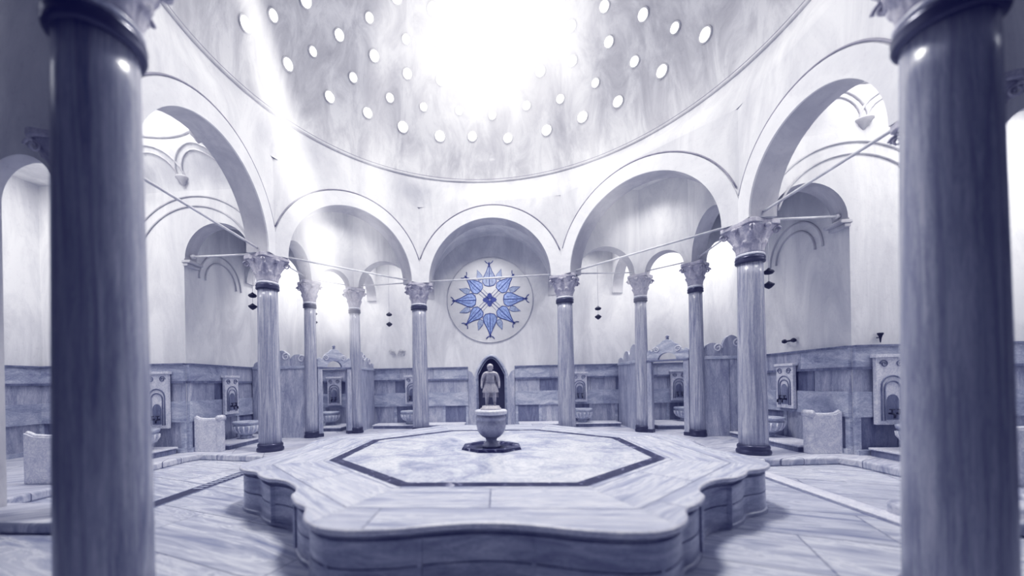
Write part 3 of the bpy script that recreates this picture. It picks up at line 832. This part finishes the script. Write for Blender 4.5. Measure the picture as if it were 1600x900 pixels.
# ------------------------------------------------------------------ star medallion on the back wall
MX, MZ, MR0 = -.20, 4.60, 1.56
Y0 = YB - .002
med = thing('star_medallion', 'round wall medallion with a blue eight pointed flower star, above the doorway', 'medallion', (MX, YB, MZ))
def disc(R, n=64): return [(R * cos(2 * PI * k / n), R * sin(2 * PI * k / n)) for k in range(n)]
def T(y): return Matrix.Translation((0, y, 0))
mb = MB(); mb.plate(disc(MR0), T(-.014), .012); mb.build('ground', M['ring'], med)
mb = MB(); mb.tube([(MR0 * cos(2 * PI * k / 72), -.02, MR0 * sin(2 * PI * k / 72)) for k in range(72)], .022, 6, closed=True); mb.build('border', M['soffit'], med)
def rotp(pts, a): return [(x * cos(a) - z * sin(a), x * sin(a) + z * cos(a)) for x, z in pts]
def mir(right): return right + [(-x, z) for x, z in right[::-1] if abs(x) > 1e-6]
for k in range(8):
    a = k * PI / 4; long = (k % 2 == 0)
    s = 1.0 if long else .93
    pet = mir([(0, .50 * s), (.16 * s, .53 * s), (.255 * s, .66 * s), (.22 * s, .82 * s), (.10 * s, 1.05 * s), (.03, 1.24 * s), (0, 1.26 * s)])
    faded = k in (0, 1, 7)
    mb = MB(); mb.plate(rotp(pet, a), T(-.024), .009); p = mb.build('star_petal', M['blue_grey' if k == 0 else 'blue_pale'], med)
    mb = MB(); ol = rotp(pet, a)
    mb.tube([(x, -.026, z) for x, z in ol], .014, 5, closed=True)
    mb.tube([(x, -.026, z) for x, z in rotp([(0, .52 * s), (0, 1.2 * s)], a)], .014, 5)
    for q in (-1, 1):
        mb.tube([(x, -.026, z) for x, z in rotp([(q * .10, .62 * s), (q * .11, .80 * s), (q * .06, 1.0 * s)], a)], .007, 5)
        # hooked tip of every petal
        mb.tube([(x, -.026, z) for x, z in rotp([(0, 1.22 * s), (q * .03, 1.33 * s), (q * .10, 1.36 * s), (q * .15, 1.43 * s)], a)], .015, 5)
    mb.tube([(x, -.026, z) for x, z in rotp([(0, 1.2 * s), (0, 1.38 * s)], a)], .018, 5)
    mb.build('petal_outline', M['navy'], p)
    a2 = a + PI / 8
    leaf = [(-.085, .80), (.085, .80), (.10, .95), (.02, 1.20), (-.10, .95)] if k % 2 == 0 else [(-.085, .80), (.085, .80), (.10, .95), (-.02, 1.20), (-.10, .95)]
    mb = MB(); mb.plate(rotp(leaf, a2), T(-.024), .009); lf = mb.build('star_leaf', M['blue_grey'], med)
    mb = MB(); mb.tube([(x, -.026, z) for x, z in rotp(leaf, a2)], .008, 5, closed=True); mb.build('leaf_outline', M['navy'], lf)
mb = MB()
for k in range(4):
    mb.plate(rotp(mir([(0, .02), (.07, .06), (.10, .14), (.05, .23), (0, .26)]), k * PI / 2), T(-.024), .009)
mb.build('centre_flower', M['navy'], med)
mb = MB()
for k in range(4):
    a = PI / 4 + k * PI / 2
    mb.tube([(x, -.024, z) for x, z in rotp([(0, .04), (0, .50)], a)], .011, 5)
    for q in (-1, 1): mb.tube([(x, -.024, z) for x, z in rotp([(q * .10, .18), (q * .11, .44)], a)], .006, 5)
mb.build('centre_lines', M['navy'], med)

# ------------------------------------------------------------------ cubicle screens
def ogee_top(w, h0, h1, seed=0):
    """scrolled crest outline from (0,h0) to (w,h0)"""
    pts = []
    for k in range(0, 25):
        t = k / 24
        z = h0 + (h1 - h0) * (.42 * sin(PI * t) ** .7 + .28 * abs(sin(2 * PI * t)) ** .6 + .3 * max(0, sin(PI * t)) ** 6)
        pts.append((t * w, z))
    return pts
def place(p, q, back=0):
    p, q = Vector(p), Vector(q); d = q - p
    return Matrix.Translation((p.x, p.y, 0)) @ Matrix.Rotation(math.atan2(d.y, d.x), 4, 'Z') @ Matrix.Translation((0, back, 0)), d.length
def side_screen(p, q, label, lobes):
    M4, L = place(p, q)
    t = thing('screen_wall', label, 'screen wall', (p[0], p[1], 0), math.atan2(q[1] - p[1], q[0] - p[0]))
    I = Matrix.Translation((0, -.06, 0))
    mb = MB(); w = (L - .02) / 2
    mb.plate([(.0, 0), (w, 0), (w, 2.08), (0, 2.08)], I, .12); mb.plate([(w + .012, 0), (L, 0), (L, 2.08), (w + .012, 2.08)], I, .12)
    mb.build('panel', M['slabm'], t, .006)
    mb = MB(); mb.plate([(0, 2.08), (L, 2.08), (L, 2.17), (0, 2.17)], Matrix.Translation((0, -.085, 0)), .17); mb.build('rail', M['marble'], t, .01)
    pts = [(0, 2.17)]
    for (x0, x1, h) in lobes:
        for k in range(13):
            a = PI * k / 12; pts.append(((x0 + x1) / 2 * L - (x1 - x0) / 2 * L * cos(a), 2.19 + h * sin(a) ** .75))
    pts.append((L, 2.17))
    mb = MB(); mb.plate(pts, Matrix.Translation((0, -.05, 0)), .10); cr = mb.build('crest', M['slabm'], t, .008)
    mb = MB()
    for (x0, x1, h) in lobes:
        xm = (x0 + x1) / 2 * L
        spiral(mb, Matrix.Translation((xm + (x1 - x0) * .28 * L, -.055, 2.17 + h * .62)), min(.13, h * .35), 1.5, .022)
    mb.build('scroll', M['white_marble'], cr)
    return t
side_screen((XL + .09, C2L[1]), (C2L[0] - .15, C2L[1]), 'tall marble screen with scrolled crest between the left wall and the left cubicle doorway', [(.02, .42, .16), (.42, .70, .46), (.70, 1.0, .34)])
side_screen((C1L[0], C1L[1] + .15), (C1L[0], YB - .12), 'marble screen seen edge-on between the left cubicle doorway and the back wall', [(0, .4, .50), (.4, .72, .34), (.72, 1.0, .16)])
side_screen((C2R[0] + .15, C2R[1]), (XR - .09, C2R[1]), 'tall marble screen with scrolled crest between the right cubicle doorway and the right wall', [(0, .36, .34), (.36, .74, .54), (.74, 1.0, .2)])
side_screen((C1R[0], C1R[1] + .15), (C1R[0], YB - .12), 'marble screen seen edge-on between the right cubicle doorway and the back wall', [(0, .4, .50), (.4, .72, .34), (.72, 1.0, .16)])
def doorway(p, q, label):
    p, q = Vector(p), Vector(q); d = (q - p).normalized(); L = (q - p).length; e = .175
    t = thing('cubicle_doorway', label, 'doorway', (p.x + d.x * e, p.y + d.y * e, 0), math.atan2(d.y, d.x)); w = L - 2 * e
    for x0, x1 in ((0, .14), (w - .14, w)):
        mb = MB(); mb.box((x0 + x1) / 2, 0, 1.04, x1 - x0, .16, 2.08); mb.box((x0 + x1) / 2, 0, .05, x1 - x0 + .02, .2, .1, 0, 1); mb.build('door_jamb', [M['slabm'], M['bronze']], t, .008)
    mb = MB(); mb.box(w / 2, 0, 2.105, w, .18, .05); mb.build('lintel', M['dark_marble'], t)
    # pediment with a small round-headed opening over the lintel
    pts = [(0, 2.13), (w * .28, 2.13)]
    pts += [(w * .5 - w * .22 * cos(PI * k / 12), 2.13 + .20 * sin(PI * k / 12)) for k in range(13)]
    pts += [(w * .72, 2.13), (w, 2.13), (w, 2.38), (w * .93, 2.44), (w * .88, 2.38), (w * .82, 2.42), (w * .76, 2.55), (w * .66, 2.60), (w * .60, 2.68), (w * .5, 2.71)]
    pts += [(w - x, z) for x, z in [(w * .60, 2.68), (w * .66, 2.60), (w * .76, 2.55), (w * .82, 2.42), (w * .88, 2.38), (w * .93, 2.44), (w, 2.38)]]
    mb = MB(); mb.plate(pts, Matrix.Translation((0, -.06, 0)), .12); pd = mb.build('pediment', M['marble'], t, .006)
    mb = MB(); mb.lathe([(.02, 0), (.05, .02), (.03, .05), (.055, .085), (.02, .13)], 14, (w / 2, 0, 2.70)); mb.build('finial', M['dark_marble'], pd)
    mb = MB()
    for s in (-1, 1): spiral(mb, Matrix.Translation((w / 2 + s * w * .26, -.07, 2.42)) @ Matrix.Scale(s, 4, (1, 0, 0)), .09, 1.6, .018)
    mb.build('scroll', M['white_marble'], pd)
    return t
doorway(C2L, C1L, 'marble cubicle doorway with curved pediment between two slender columns on the left')
doorway(C1R, C2R, 'marble cubicle doorway with curved pediment between two slender columns on the right')

# ------------------------------------------------------------------ wall fountains and basins
def make_fountain(label, loc, rz, w=.52, z0=.82, z1=1.82):
    t = thing('carved_wall_fountain', label, 'wall fountain', loc, rz)        # back at local y=0, faces local -y
    mb = MB(); mb.box(0, -.05, (z0 + z1) / 2, w, .08, z1 - z0); mb.box(0, -.06, z1 + .03, w + .08, .12, .06); mb.build('panel', M['white_marble'], t, .008)
    mb = MB()
    for k, (r, zc) in enumerate(((w * .36, z0 + (z1 - z0) * .55), (w * .26, z0 + (z1 - z0) * .52))):
        pts = [(-r, -.095, z0 + .08)] + [(-r * cos(PI * q / 14), -.095, zc + r * 1.15 * sin(PI * q / 14) ** .8) for q in range(15)] + [(r, -.095, z0 + .08)]
        mb.tube(pts, .016, 6)
    for s in (-1, 1):
        spiral(mb, Matrix.Translation((s * w * .26, -.095, z1 - .12)) @ Matrix.Scale(s, 4, (1, 0, 0)), .075, 1.6, .014)
    mb.build('carving', M['dark_marble'], t)
    mb = MB(); mb.plate([(-w * .2, z0 + .1), (w * .2, z0 + .1), (w * .2, z0 + .45)] + [(w * .2 * cos(PI * q / 10), z0 + .45 + w * .25 * sin(PI * q / 10)) for q in range(1, 10)] + [(-w * .2, z0 + .45)], Matrix.Translation((0, -.097, 0)), .006)
    mb.build('niche', M['dark_marble'], t)
    for s in (-1, 1):
        mb = MB(); x = s * .07
        mb.tube([(x, -.09, z0 + .22), (x, -.17, z0 + .22), (x, -.20, z0 + .20), (x, -.20, z0 + .14)], .018, 8)
        mb.tube([(x, -.15, z0 + .22), (x, -.15, z0 + .30)], .012, 8); mb.tube([(x - .045, -.15, z0 + .30), (x + .045, -.15, z0 + .30)], .011, 8)
        mb.build('tap', M['black'], t)
    return t
def make_basin(label, loc, rz):
    t = thing('wash_basin', label, 'basin', loc, rz)                         # round bowl on a foot
    mb = MB(); mb.lathe([(.15, 0), (.17, .02), (.14, .06), (.15, .10)], 24); mb.build('foot', M['marble'], t)
    mb = MB(); mb.lathe([(.15, .10), (.25, .16), (.31, .26), (.32, .36), (.30, .38), (.33, .40), (.34, .46), (.31, .475), (.27, .46), (.25, .34), (.16, .22), (.02, .19)], 32, caps=False)
    mb.build('bowl', M['marble'], t)
    mb = MB()
    for k in range(16):
        a = 2 * PI * k / 16; mb.tube([(.255 * cos(a), .255 * sin(a), .17), (.318 * cos(a), .318 * sin(a), .27), (.325 * cos(a), .325 * sin(a), .35)], .018, 6)
    mb.build('flute', M['white_marble'], t)
    return t
f0 = make_fountain('carved white fountain panel on the left cross wall, partly hidden by the foreground column', (-8.1, PL - .085, 0), 0, .56, .60, 1.9)
dup(f0, (7.62, PR_ - .085, 0), 0, 'carved white fountain panel on the right cross wall beside the foreground column')
f1 = make_fountain('narrow carved fountain panel on the left wall, right of the low divider', (XL + .085, 3.55, 0), PI / 2)
dup(f1, (XR - .085, 3.05, 0), -PI / 2, 'carved fountain panel with dark taps on the right wall, left of the low divider')
dup(f1, (-6.05, YB - .085, 0), 0, 'carved fountain panel seen through the left cubicle doorway')
dup(f1, (6.38, YB - .085, 0), 0, 'carved fountain panel seen through the right cubicle doorway')
dup(f1, (-3.1, YB - .085, 0), 0, 'small fountain panel on the back wall beside the column left of the doorway')
dup(f1, (2.95, YB - .085, 0), 0, 'small fountain panel on the back wall beside the column right of the doorway')
b0 = make_basin('round marble basin under the panel on the left cross wall', (-8.1, PL - .58, .16), 0)
dup(b0, (7.72, PR_ - .58, .16), 0, 'round marble basin under the panel on the right cross wall, behind the foreground column')
dup(b0, (XL + .54, 3.60, .14), 0, 'round marble basin on the bench along the left wall')
dup(b0, (XR - .54, 3.10, .14), 0, 'round marble basin on the bench along the right wall')
dup(b0, (-6.05, YB - .56, .14), 0, 'round marble basin inside the left cubicle')
dup(b0, (6.38, YB - .56, .14), 0, 'round marble basin inside the right cubicle')
dup(b0, (-3.1, YB - .56, .14), 0, 'round marble basin on the back bench left of the doorway')
dup(b0, (2.95, YB - .56, .14), 0, 'round marble basin on the back bench right of the doorway')
# benches
def bench(x0, x1, y0, y1, h, label):
    t = thing('marble_bench', label, 'bench', ((x0 + x1) / 2, (y0 + y1) / 2, 0)); w, d = x1 - x0, y1 - y0
    mb = MB(); mb.box(0, 0, (h - .04) / 2, w - .06, d - .06, h - .04); mb.build('riser', M['dark_marble'], t)
    mb = MB(); mb.box(0, 0, h - .02, w, d, .04); mb.build('seat_slab', M['white_marble'], t, .012)
bench(-9.6, -7.62, PL - .95, PL - .13, .16, 'low marble bench along the left cross wall')
bench(7.2, 9.6, PR_ - .95, PR_ - .13, .16, 'low marble bench along the right cross wall')
bench(XL + .13, XL + .85, 2.50, C2L[1] - .14, .14, 'low marble bench along the left wall under the basin')
bench(XR - .85, XR - .13, 1.78, C2R[1] - .14, .14, 'low marble bench along the right wall under the basin')
bench(C1L[0] + .2, DX - .95, YB - .85, YB - .13, .14, 'low marble bench along the back wall left of the doorway')
bench(DX + .95, C1R[0] - .2, YB - .85, YB - .13, .14, 'low marble bench along the back wall right of the doorway')
bench(-7.3, -5.3, 6.0, YB - .13, .14, 'low marble bench inside the left cubicle')
bench(5.0, 6.85, 5.7, YB - .13, .14, 'low marble bench inside the right cubicle')
# low dividers with rolled ends
def divider(label, loc, rz, L=.78, h=.84):
    t = thing('marble_divider', label, 'divider', loc, rz)                  # runs along local +x from the wall
    mb = MB(); pts = [(0, 0), (L, 0), (L, h - .05), (L * .8, h - .06), (L * .5, h - .065), (L * .2, h - .05), (L * .08, h - .01), (0, h + .01)]
    mb.plate(pts, Matrix.Translation((0, -.05, 0)), .10); mb.build('slab', M['white_marble'], t, .01)
    mb = MB(); mb.box(L + .03, 0, (h - .05) / 2, .10, .15, h - .05); mb.build('post', M['white_marble'], t, .012)
    mb = MB(); mb.tube([(L + .03, -.09, h - .03), (L + .03, .09, h - .03)], .075, 16); mb.build('rolled_end', M['white_marble'], t)
    mb = MB(); mb.tube([(L - .02, 0, h - .045), (L * .8, 0, h - .055), (L * .5, 0, h - .06), (L * .2, 0, h - .045), (L * .08, 0, h - .005), (.02, 0, h + .01)], .035, 8); mb.build('coping', M['white_marble'], t)
    return t
divider('low white marble divider with rolled end by the corner of the left wall', (XL + .12, PL + .12, 0), 0, .62)
divider('low white marble divider with rolled end by the corner of the right wall', (XR - .12, PR_ + .14, 0), PI, .58)
divider('low marble divider at the far right edge of the picture', (7.6, -.75, 0), PI, .8)
divider('low marble divider at the far left edge of the picture', (-7.9, -.6, 0), 0, .8)

# ------------------------------------------------------------------ hanging pendants, brackets, drain
def pendant(x, y, z1, z2, top, label):
    t = thing('hanging_pendant', label, 'pendant', (x, y, top), 0, 'black pendants hanging under the side arches')
    mb = MB(); mb.tube([(0, 0, 0), (0, 0, z2 - top)], .006, 5); mb.build('cord', M['iron'], t)
    for z, up in ((z1, 1), (z2, -1)):
        mb = MB(); mb.lathe([(.012, -.075), (.05, -.05), (.095, -.005), (.10, .02), (.06, .045), (.015, .08)] if up < 0 else [(.015, -.06), (.07, -.045), (.10, -.01), (.085, .02), (.05, .04), (.012, .075)], 18, (0, 0, z - top))
        mb.build('bell', M['black'], t)
pendant(-3.42, 5.52, 3.82, 3.50, 5.45, 'black double pendant hanging left of the column left of the medallion')
pendant(3.10, 5.16, 3.74, 3.48, 5.48, 'black double pendant hanging right of the column right of the medallion')
pendant(-5.92, 2.42, 3.80, 3.52, 5.2, 'black double pendant just left of the left platform column')
pendant(5.66, 1.74, 3.74, 3.46, 5.2, 'black double pendant just right of the right platform column')
pendant(-5.95, 5.6, 3.94, 3.65, 7.2, 'black double pendant behind the left jamb column of the left cubicle')
t = thing('wall_bracket', 'small black bar bracket with two knobs on the right wall above the marble panels', 'bracket', (XR, 3.0, 2.42))
mb = MB(); mb.tube([(-.09, -.14, 0), (-.09, .14, 0)], .02, 8); mb.build('bar', M['black'], t)
for s in (-1, 1):
    mb = MB(); mb.lathe([(.01, -.05), (.05, -.03), (.055, .02), (.02, .05)], 14, (-.09, s * .14, 0)); mb.build('knob', M['black'], t)
    mb = MB(); mb.tube([(-.09, s * .11, 0), (-.001, s * .11, 0)], .012, 6); mb.build('stem', M['black'], t)
t = thing('wall_sconce', 'small dark wall sconce above the marble panels beside the right foreground column', 'sconce', (7.52, PR_, 2.30))
mb = MB(); mb.tube([(0, -.001, 0), (0, -.07, .0)], .012, 6); mb.build('arm', M['black'], t)
mb = MB(); mb.lathe([(.008, -.10), (.018, -.02), (.03, .03), (.05, .07), (.045, .09)], 14, (0, -.07, 0)); mb.build('cup', M['black'], t)
t = thing('wall_ornament', 'small faded scrolled metal ornament on the back wall left of the doorway', 'ornament', (-3.70, YB, 2.74))
mb = MB()
for s in (-1, 1):
    spiral(mb, Matrix.Translation((s * .16, -.03, .02)) @ Matrix.Scale(s, 4, (1, 0, 0)), .12, 1.7, .012)
    mb.tube([(s * .04, -.03, -.1), (s * .10, -.03, .12)], .012, 6)
mb.build('scroll', M['soffit'], t)
mb = MB(); mb.tube([(.28, -.02, -.12), (.28, -.02, .14)], .018, 6); mb.tube([(.22, -.02, .06), (.34, -.02, .06)], .014, 6); mb.build('cross_bar', M['soffit'], t)

dn = thing('floor_drain', 'long black floor drain channel with slotted grating left of the platform', 'drain', (-5.0, 0, FZ), 0)
mb = MB(); mb.box(0, -.45, .002, .23, 3.2, .004); mb.build('channel', M['dark_in'], dn)
mb = MB()
for s in (-1, 1): mb.box(s * .125, -.45, .004, .02, 3.2, .008)
mb.build('kerb', M['dark_marble'], dn)
mb = MB()
for k in range(14): mb.box(-.02, -.42 + k * .115, .006, .15, .06, .006)
mb.build('grating', M['marble'], dn)

# marble gutter strip in the floor right of the platform
mb = MB(); mb.box(4.66, -.55, FZ + .012, .26, 3.0, .024)
trim(mb, M['white_marble'], .008)
for dx in (-.16, .16):
    mb = MB(); mb.box(4.66 + dx, -.55, FZ + .003, .05, 3.0, .006); trim(mb, M['dark_marble'])

# ------------------------------------------------------------------ lights
def area(name, loc, tgt, size, power, colr=(1, 1, 1), shape='DISK', spread=PI):
    l = bpy.data.lights.new(name, 'AREA'); l.shape = shape; l.size = size; l.energy = power; l.color = colr; l.spread = spread
    o = bpy.data.objects.new(name, l); COL.objects.link(o); o.location = loc
    o.rotation_euler = (Vector(tgt) - Vector(loc)).to_track_quat('-Z', 'Y').to_euler(); return o
def point(name, loc, power, colr=(1, 1, 1), r=.3):
    l = bpy.data.lights.new(name, 'POINT'); l.energy = power; l.color = colr; l.shadow_soft_size = r
    o = bpy.data.objects.new(name, l); COL.objects.link(o); o.location = loc; return o
def spot(name, loc, tgt, deg, power, colr=(1, 1, 1), blend=.35, r=.05):
    l = bpy.data.lights.new(name, 'SPOT'); l.energy = power; l.color = colr; l.spot_size = math.radians(deg); l.spot_blend = blend; l.shadow_soft_size = r
    o = bpy.data.objects.new(name, l); COL.objects.link(o); o.location = loc
    o.rotation_euler = (Vector(tgt) - Vector(loc)).to_track_quat('-Z', 'Y').to_euler(); return o
W = (1.0, .995, 1.0)
area('skylight', (0, .6, 12.6), (0, .6, 0), 2.6, 430, W, spread=math.radians(108))
point('dome_fill', (.1, 3.0, 11.2), 14, W, .7)  # added lamp that bleaches the middle of the dome
for sx, x, y in ((-1, -7.2, .1), (1, 7.1, 0)):
    area('bay_skylight', (x, y, 8.0), (x, y + .5, 0), 1.6, 78, W)
for x, y in ((-6.2, 6.2), (5.9, 5.9)): area('cubicle_fill', (x, y, 7.1), (x, y, 0), 1.2, 92, W)  # unseen fill lamps added to brighten the cubicle walls
for p, q in (((-4.3, 4.2, 6.55), (-6.2, 6.6, 2.4)), ((4.0, 3.9, 6.55), (5.9, 6.4, 2.4))):
    area('corner_fill', p, q, .5, 6, W, spread=math.radians(115))  # unseen fill added behind the arcade for the corner walls
    point('vault_fill', (p[0] * 1.03, p[1] * 1.03, 6.6), 3, W, .1)  # small point fill added out of sight behind the arch crown
for x in (-3.5, 3.2): area('passage_fill', (x, 6.2, 6.9), (x, 6.6, 2), .7, 24, W, spread=math.radians(100))  # fill added for the unlit compartments beside the back bay
area('back_fill', (-.2, 5.75, 6.5), (-.2, 7.4, 2.6), .5, 23, W, spread=math.radians(112))  # unseen fill tucked behind the arcade, aimed at the back wall
for x in (-9.9, 9.9): area('outer_light', (x, .2, 6.5), (x, .8, 0), 1.2, 70, W)  # downward area lights below the closed ceilings of the outer bays

for x in (-7.6, 7.6): point('front_fill', (x, -4.2, 6.4), 16, W, .4)  # weak fill added to give the front arches some shape

# light beams and dome glare imitated by self-glowing volumes: soft shafts that slant down from the dome eyes, and a bright cloud under the crown
def glow_volume(name, conical, strength):
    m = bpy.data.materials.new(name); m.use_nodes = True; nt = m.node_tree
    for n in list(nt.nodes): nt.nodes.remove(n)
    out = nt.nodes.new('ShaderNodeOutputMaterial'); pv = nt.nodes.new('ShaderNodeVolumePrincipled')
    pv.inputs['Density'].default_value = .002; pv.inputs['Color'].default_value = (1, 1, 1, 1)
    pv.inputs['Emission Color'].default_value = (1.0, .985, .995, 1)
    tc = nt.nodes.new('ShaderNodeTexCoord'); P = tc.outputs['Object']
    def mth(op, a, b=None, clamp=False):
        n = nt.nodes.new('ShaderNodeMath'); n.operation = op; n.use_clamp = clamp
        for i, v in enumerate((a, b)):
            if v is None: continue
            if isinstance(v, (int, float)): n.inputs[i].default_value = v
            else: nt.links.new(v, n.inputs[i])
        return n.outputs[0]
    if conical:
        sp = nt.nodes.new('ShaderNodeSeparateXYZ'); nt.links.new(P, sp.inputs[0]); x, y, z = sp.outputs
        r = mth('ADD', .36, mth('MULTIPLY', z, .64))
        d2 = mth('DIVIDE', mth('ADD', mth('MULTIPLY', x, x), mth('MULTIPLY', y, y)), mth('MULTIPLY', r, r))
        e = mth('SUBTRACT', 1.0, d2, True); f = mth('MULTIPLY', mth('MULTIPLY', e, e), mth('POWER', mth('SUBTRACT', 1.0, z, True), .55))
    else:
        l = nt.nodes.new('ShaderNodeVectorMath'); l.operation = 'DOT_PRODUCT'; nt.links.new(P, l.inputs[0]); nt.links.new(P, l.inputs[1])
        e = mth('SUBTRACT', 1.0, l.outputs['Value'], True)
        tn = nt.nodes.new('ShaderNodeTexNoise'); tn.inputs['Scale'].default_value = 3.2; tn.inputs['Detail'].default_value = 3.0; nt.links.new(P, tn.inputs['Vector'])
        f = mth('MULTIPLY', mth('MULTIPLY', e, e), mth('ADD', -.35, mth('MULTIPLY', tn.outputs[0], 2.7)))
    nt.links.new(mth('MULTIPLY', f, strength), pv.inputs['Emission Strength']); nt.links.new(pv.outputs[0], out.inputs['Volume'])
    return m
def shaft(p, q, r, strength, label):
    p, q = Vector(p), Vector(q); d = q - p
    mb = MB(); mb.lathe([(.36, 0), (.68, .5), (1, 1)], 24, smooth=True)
    o = mb.build('glow_haze', glow_volume('glow_haze', True, strength)); o.location = p; o.rotation_euler = d.to_track_quat('Z', 'Y').to_euler(); o.scale = (r, r, d.length)
    o['kind'] = 'stuff'; tag(o, label, 'glowing haze'); return o
shaft((-4.8, .8, 9.5), (-4.6, 4.6, 2.9), .9, 1.05, 'bright self-glowing light shaft slanting from the dome down to the left platform column')
shaft((-2.7, 3.2, 11.4), (-3.7, 3.9, 2.5), 1.0, .22, 'faint self-glowing light shaft left of the star medallion')
shaft((1.6, 3.0, 11.5), (3.7, 3.6, 2.8), 1.0, .2, 'faint self-glowing light shaft right of the star medallion')
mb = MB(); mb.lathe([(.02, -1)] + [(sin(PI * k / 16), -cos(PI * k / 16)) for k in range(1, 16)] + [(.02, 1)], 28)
o = mb.build('glow_haze', glow_volume('glow_cloud', False, .27)); o.location = (0, 2.6, 9.9); o.scale = (3.3, 2.5, 3.0); o['kind'] = 'stuff'  # glare under the crown, put in as the volume's own emission
tag(o, 'bright white self-glowing haze cloud under the crown of the dome', 'glowing haze')
w = bpy.data.worlds.new('world'); SC.world = w; w.use_nodes = True
w.node_tree.nodes['Background'].inputs[0].default_value = (.05, .05, .08, 1)

# ------------------------------------------------------------------ camera
cam = bpy.data.cameras.new('camera'); co = bpy.data.objects.new('camera', cam); COL.objects.link(co)
cam.sensor_fit = 'HORIZONTAL'; cam.sensor_width = 36; cam.lens = 36 * 587.7 / 1600
cam.shift_x = (800 - 738.25) / 1600; cam.shift_y = (599.2 - 450) / 1600
cam.clip_start = .05
co.matrix_world = Matrix.Translation((.029, -6.423, 1.544)) @ Matrix.Rotation(.0663, 4, 'Z') @ Matrix.Rotation(PI / 2, 4, 'X') @ Matrix.Rotation(-.0183, 4, 'Z')
cam.dof.use_dof = True; cam.dof.focus_distance = 9.0; cam.dof.aperture_fstop = .30
SC.camera = co
SC.view_settings.view_transform = 'Standard'
SC.view_settings.look = 'None'
SC.view_settings.exposure = 0.22
# film-like print curve: deep violet-blue shadows, clean highlights
vsx = SC.view_settings; vsx.use_curve_mapping = True; cm = vsx.curve_mapping
def setc(i, pts):
    cv = cm.curves[i]
    while len(cv.points) > 2: cv.points.remove(cv.points[1])
    cv.points[0].location = pts[0]; cv.points[-1].location = pts[-1]
    for p in pts[1:-1]: cv.points.new(*p)
setc(0, [(0, .0), (.08, .083), (.30, .368), (.70, .793), (1, .988)])
setc(1, [(0, .0), (.08, .088), (.30, .371), (.70, .790), (1, .983)])
setc(2, [(0, .015), (.08, .122), (.30, .408), (.70, .811), (1, .985)])
cm.update()
SC.cycles.use_denoising = True
SC.cycles.max_bounces = 6; SC.cycles.diffuse_bounces = 4; SC.cycles.glossy_bounces = 3; SC.cycles.volume_bounces = 0
SC.cycles.sample_clamp_indirect = 6
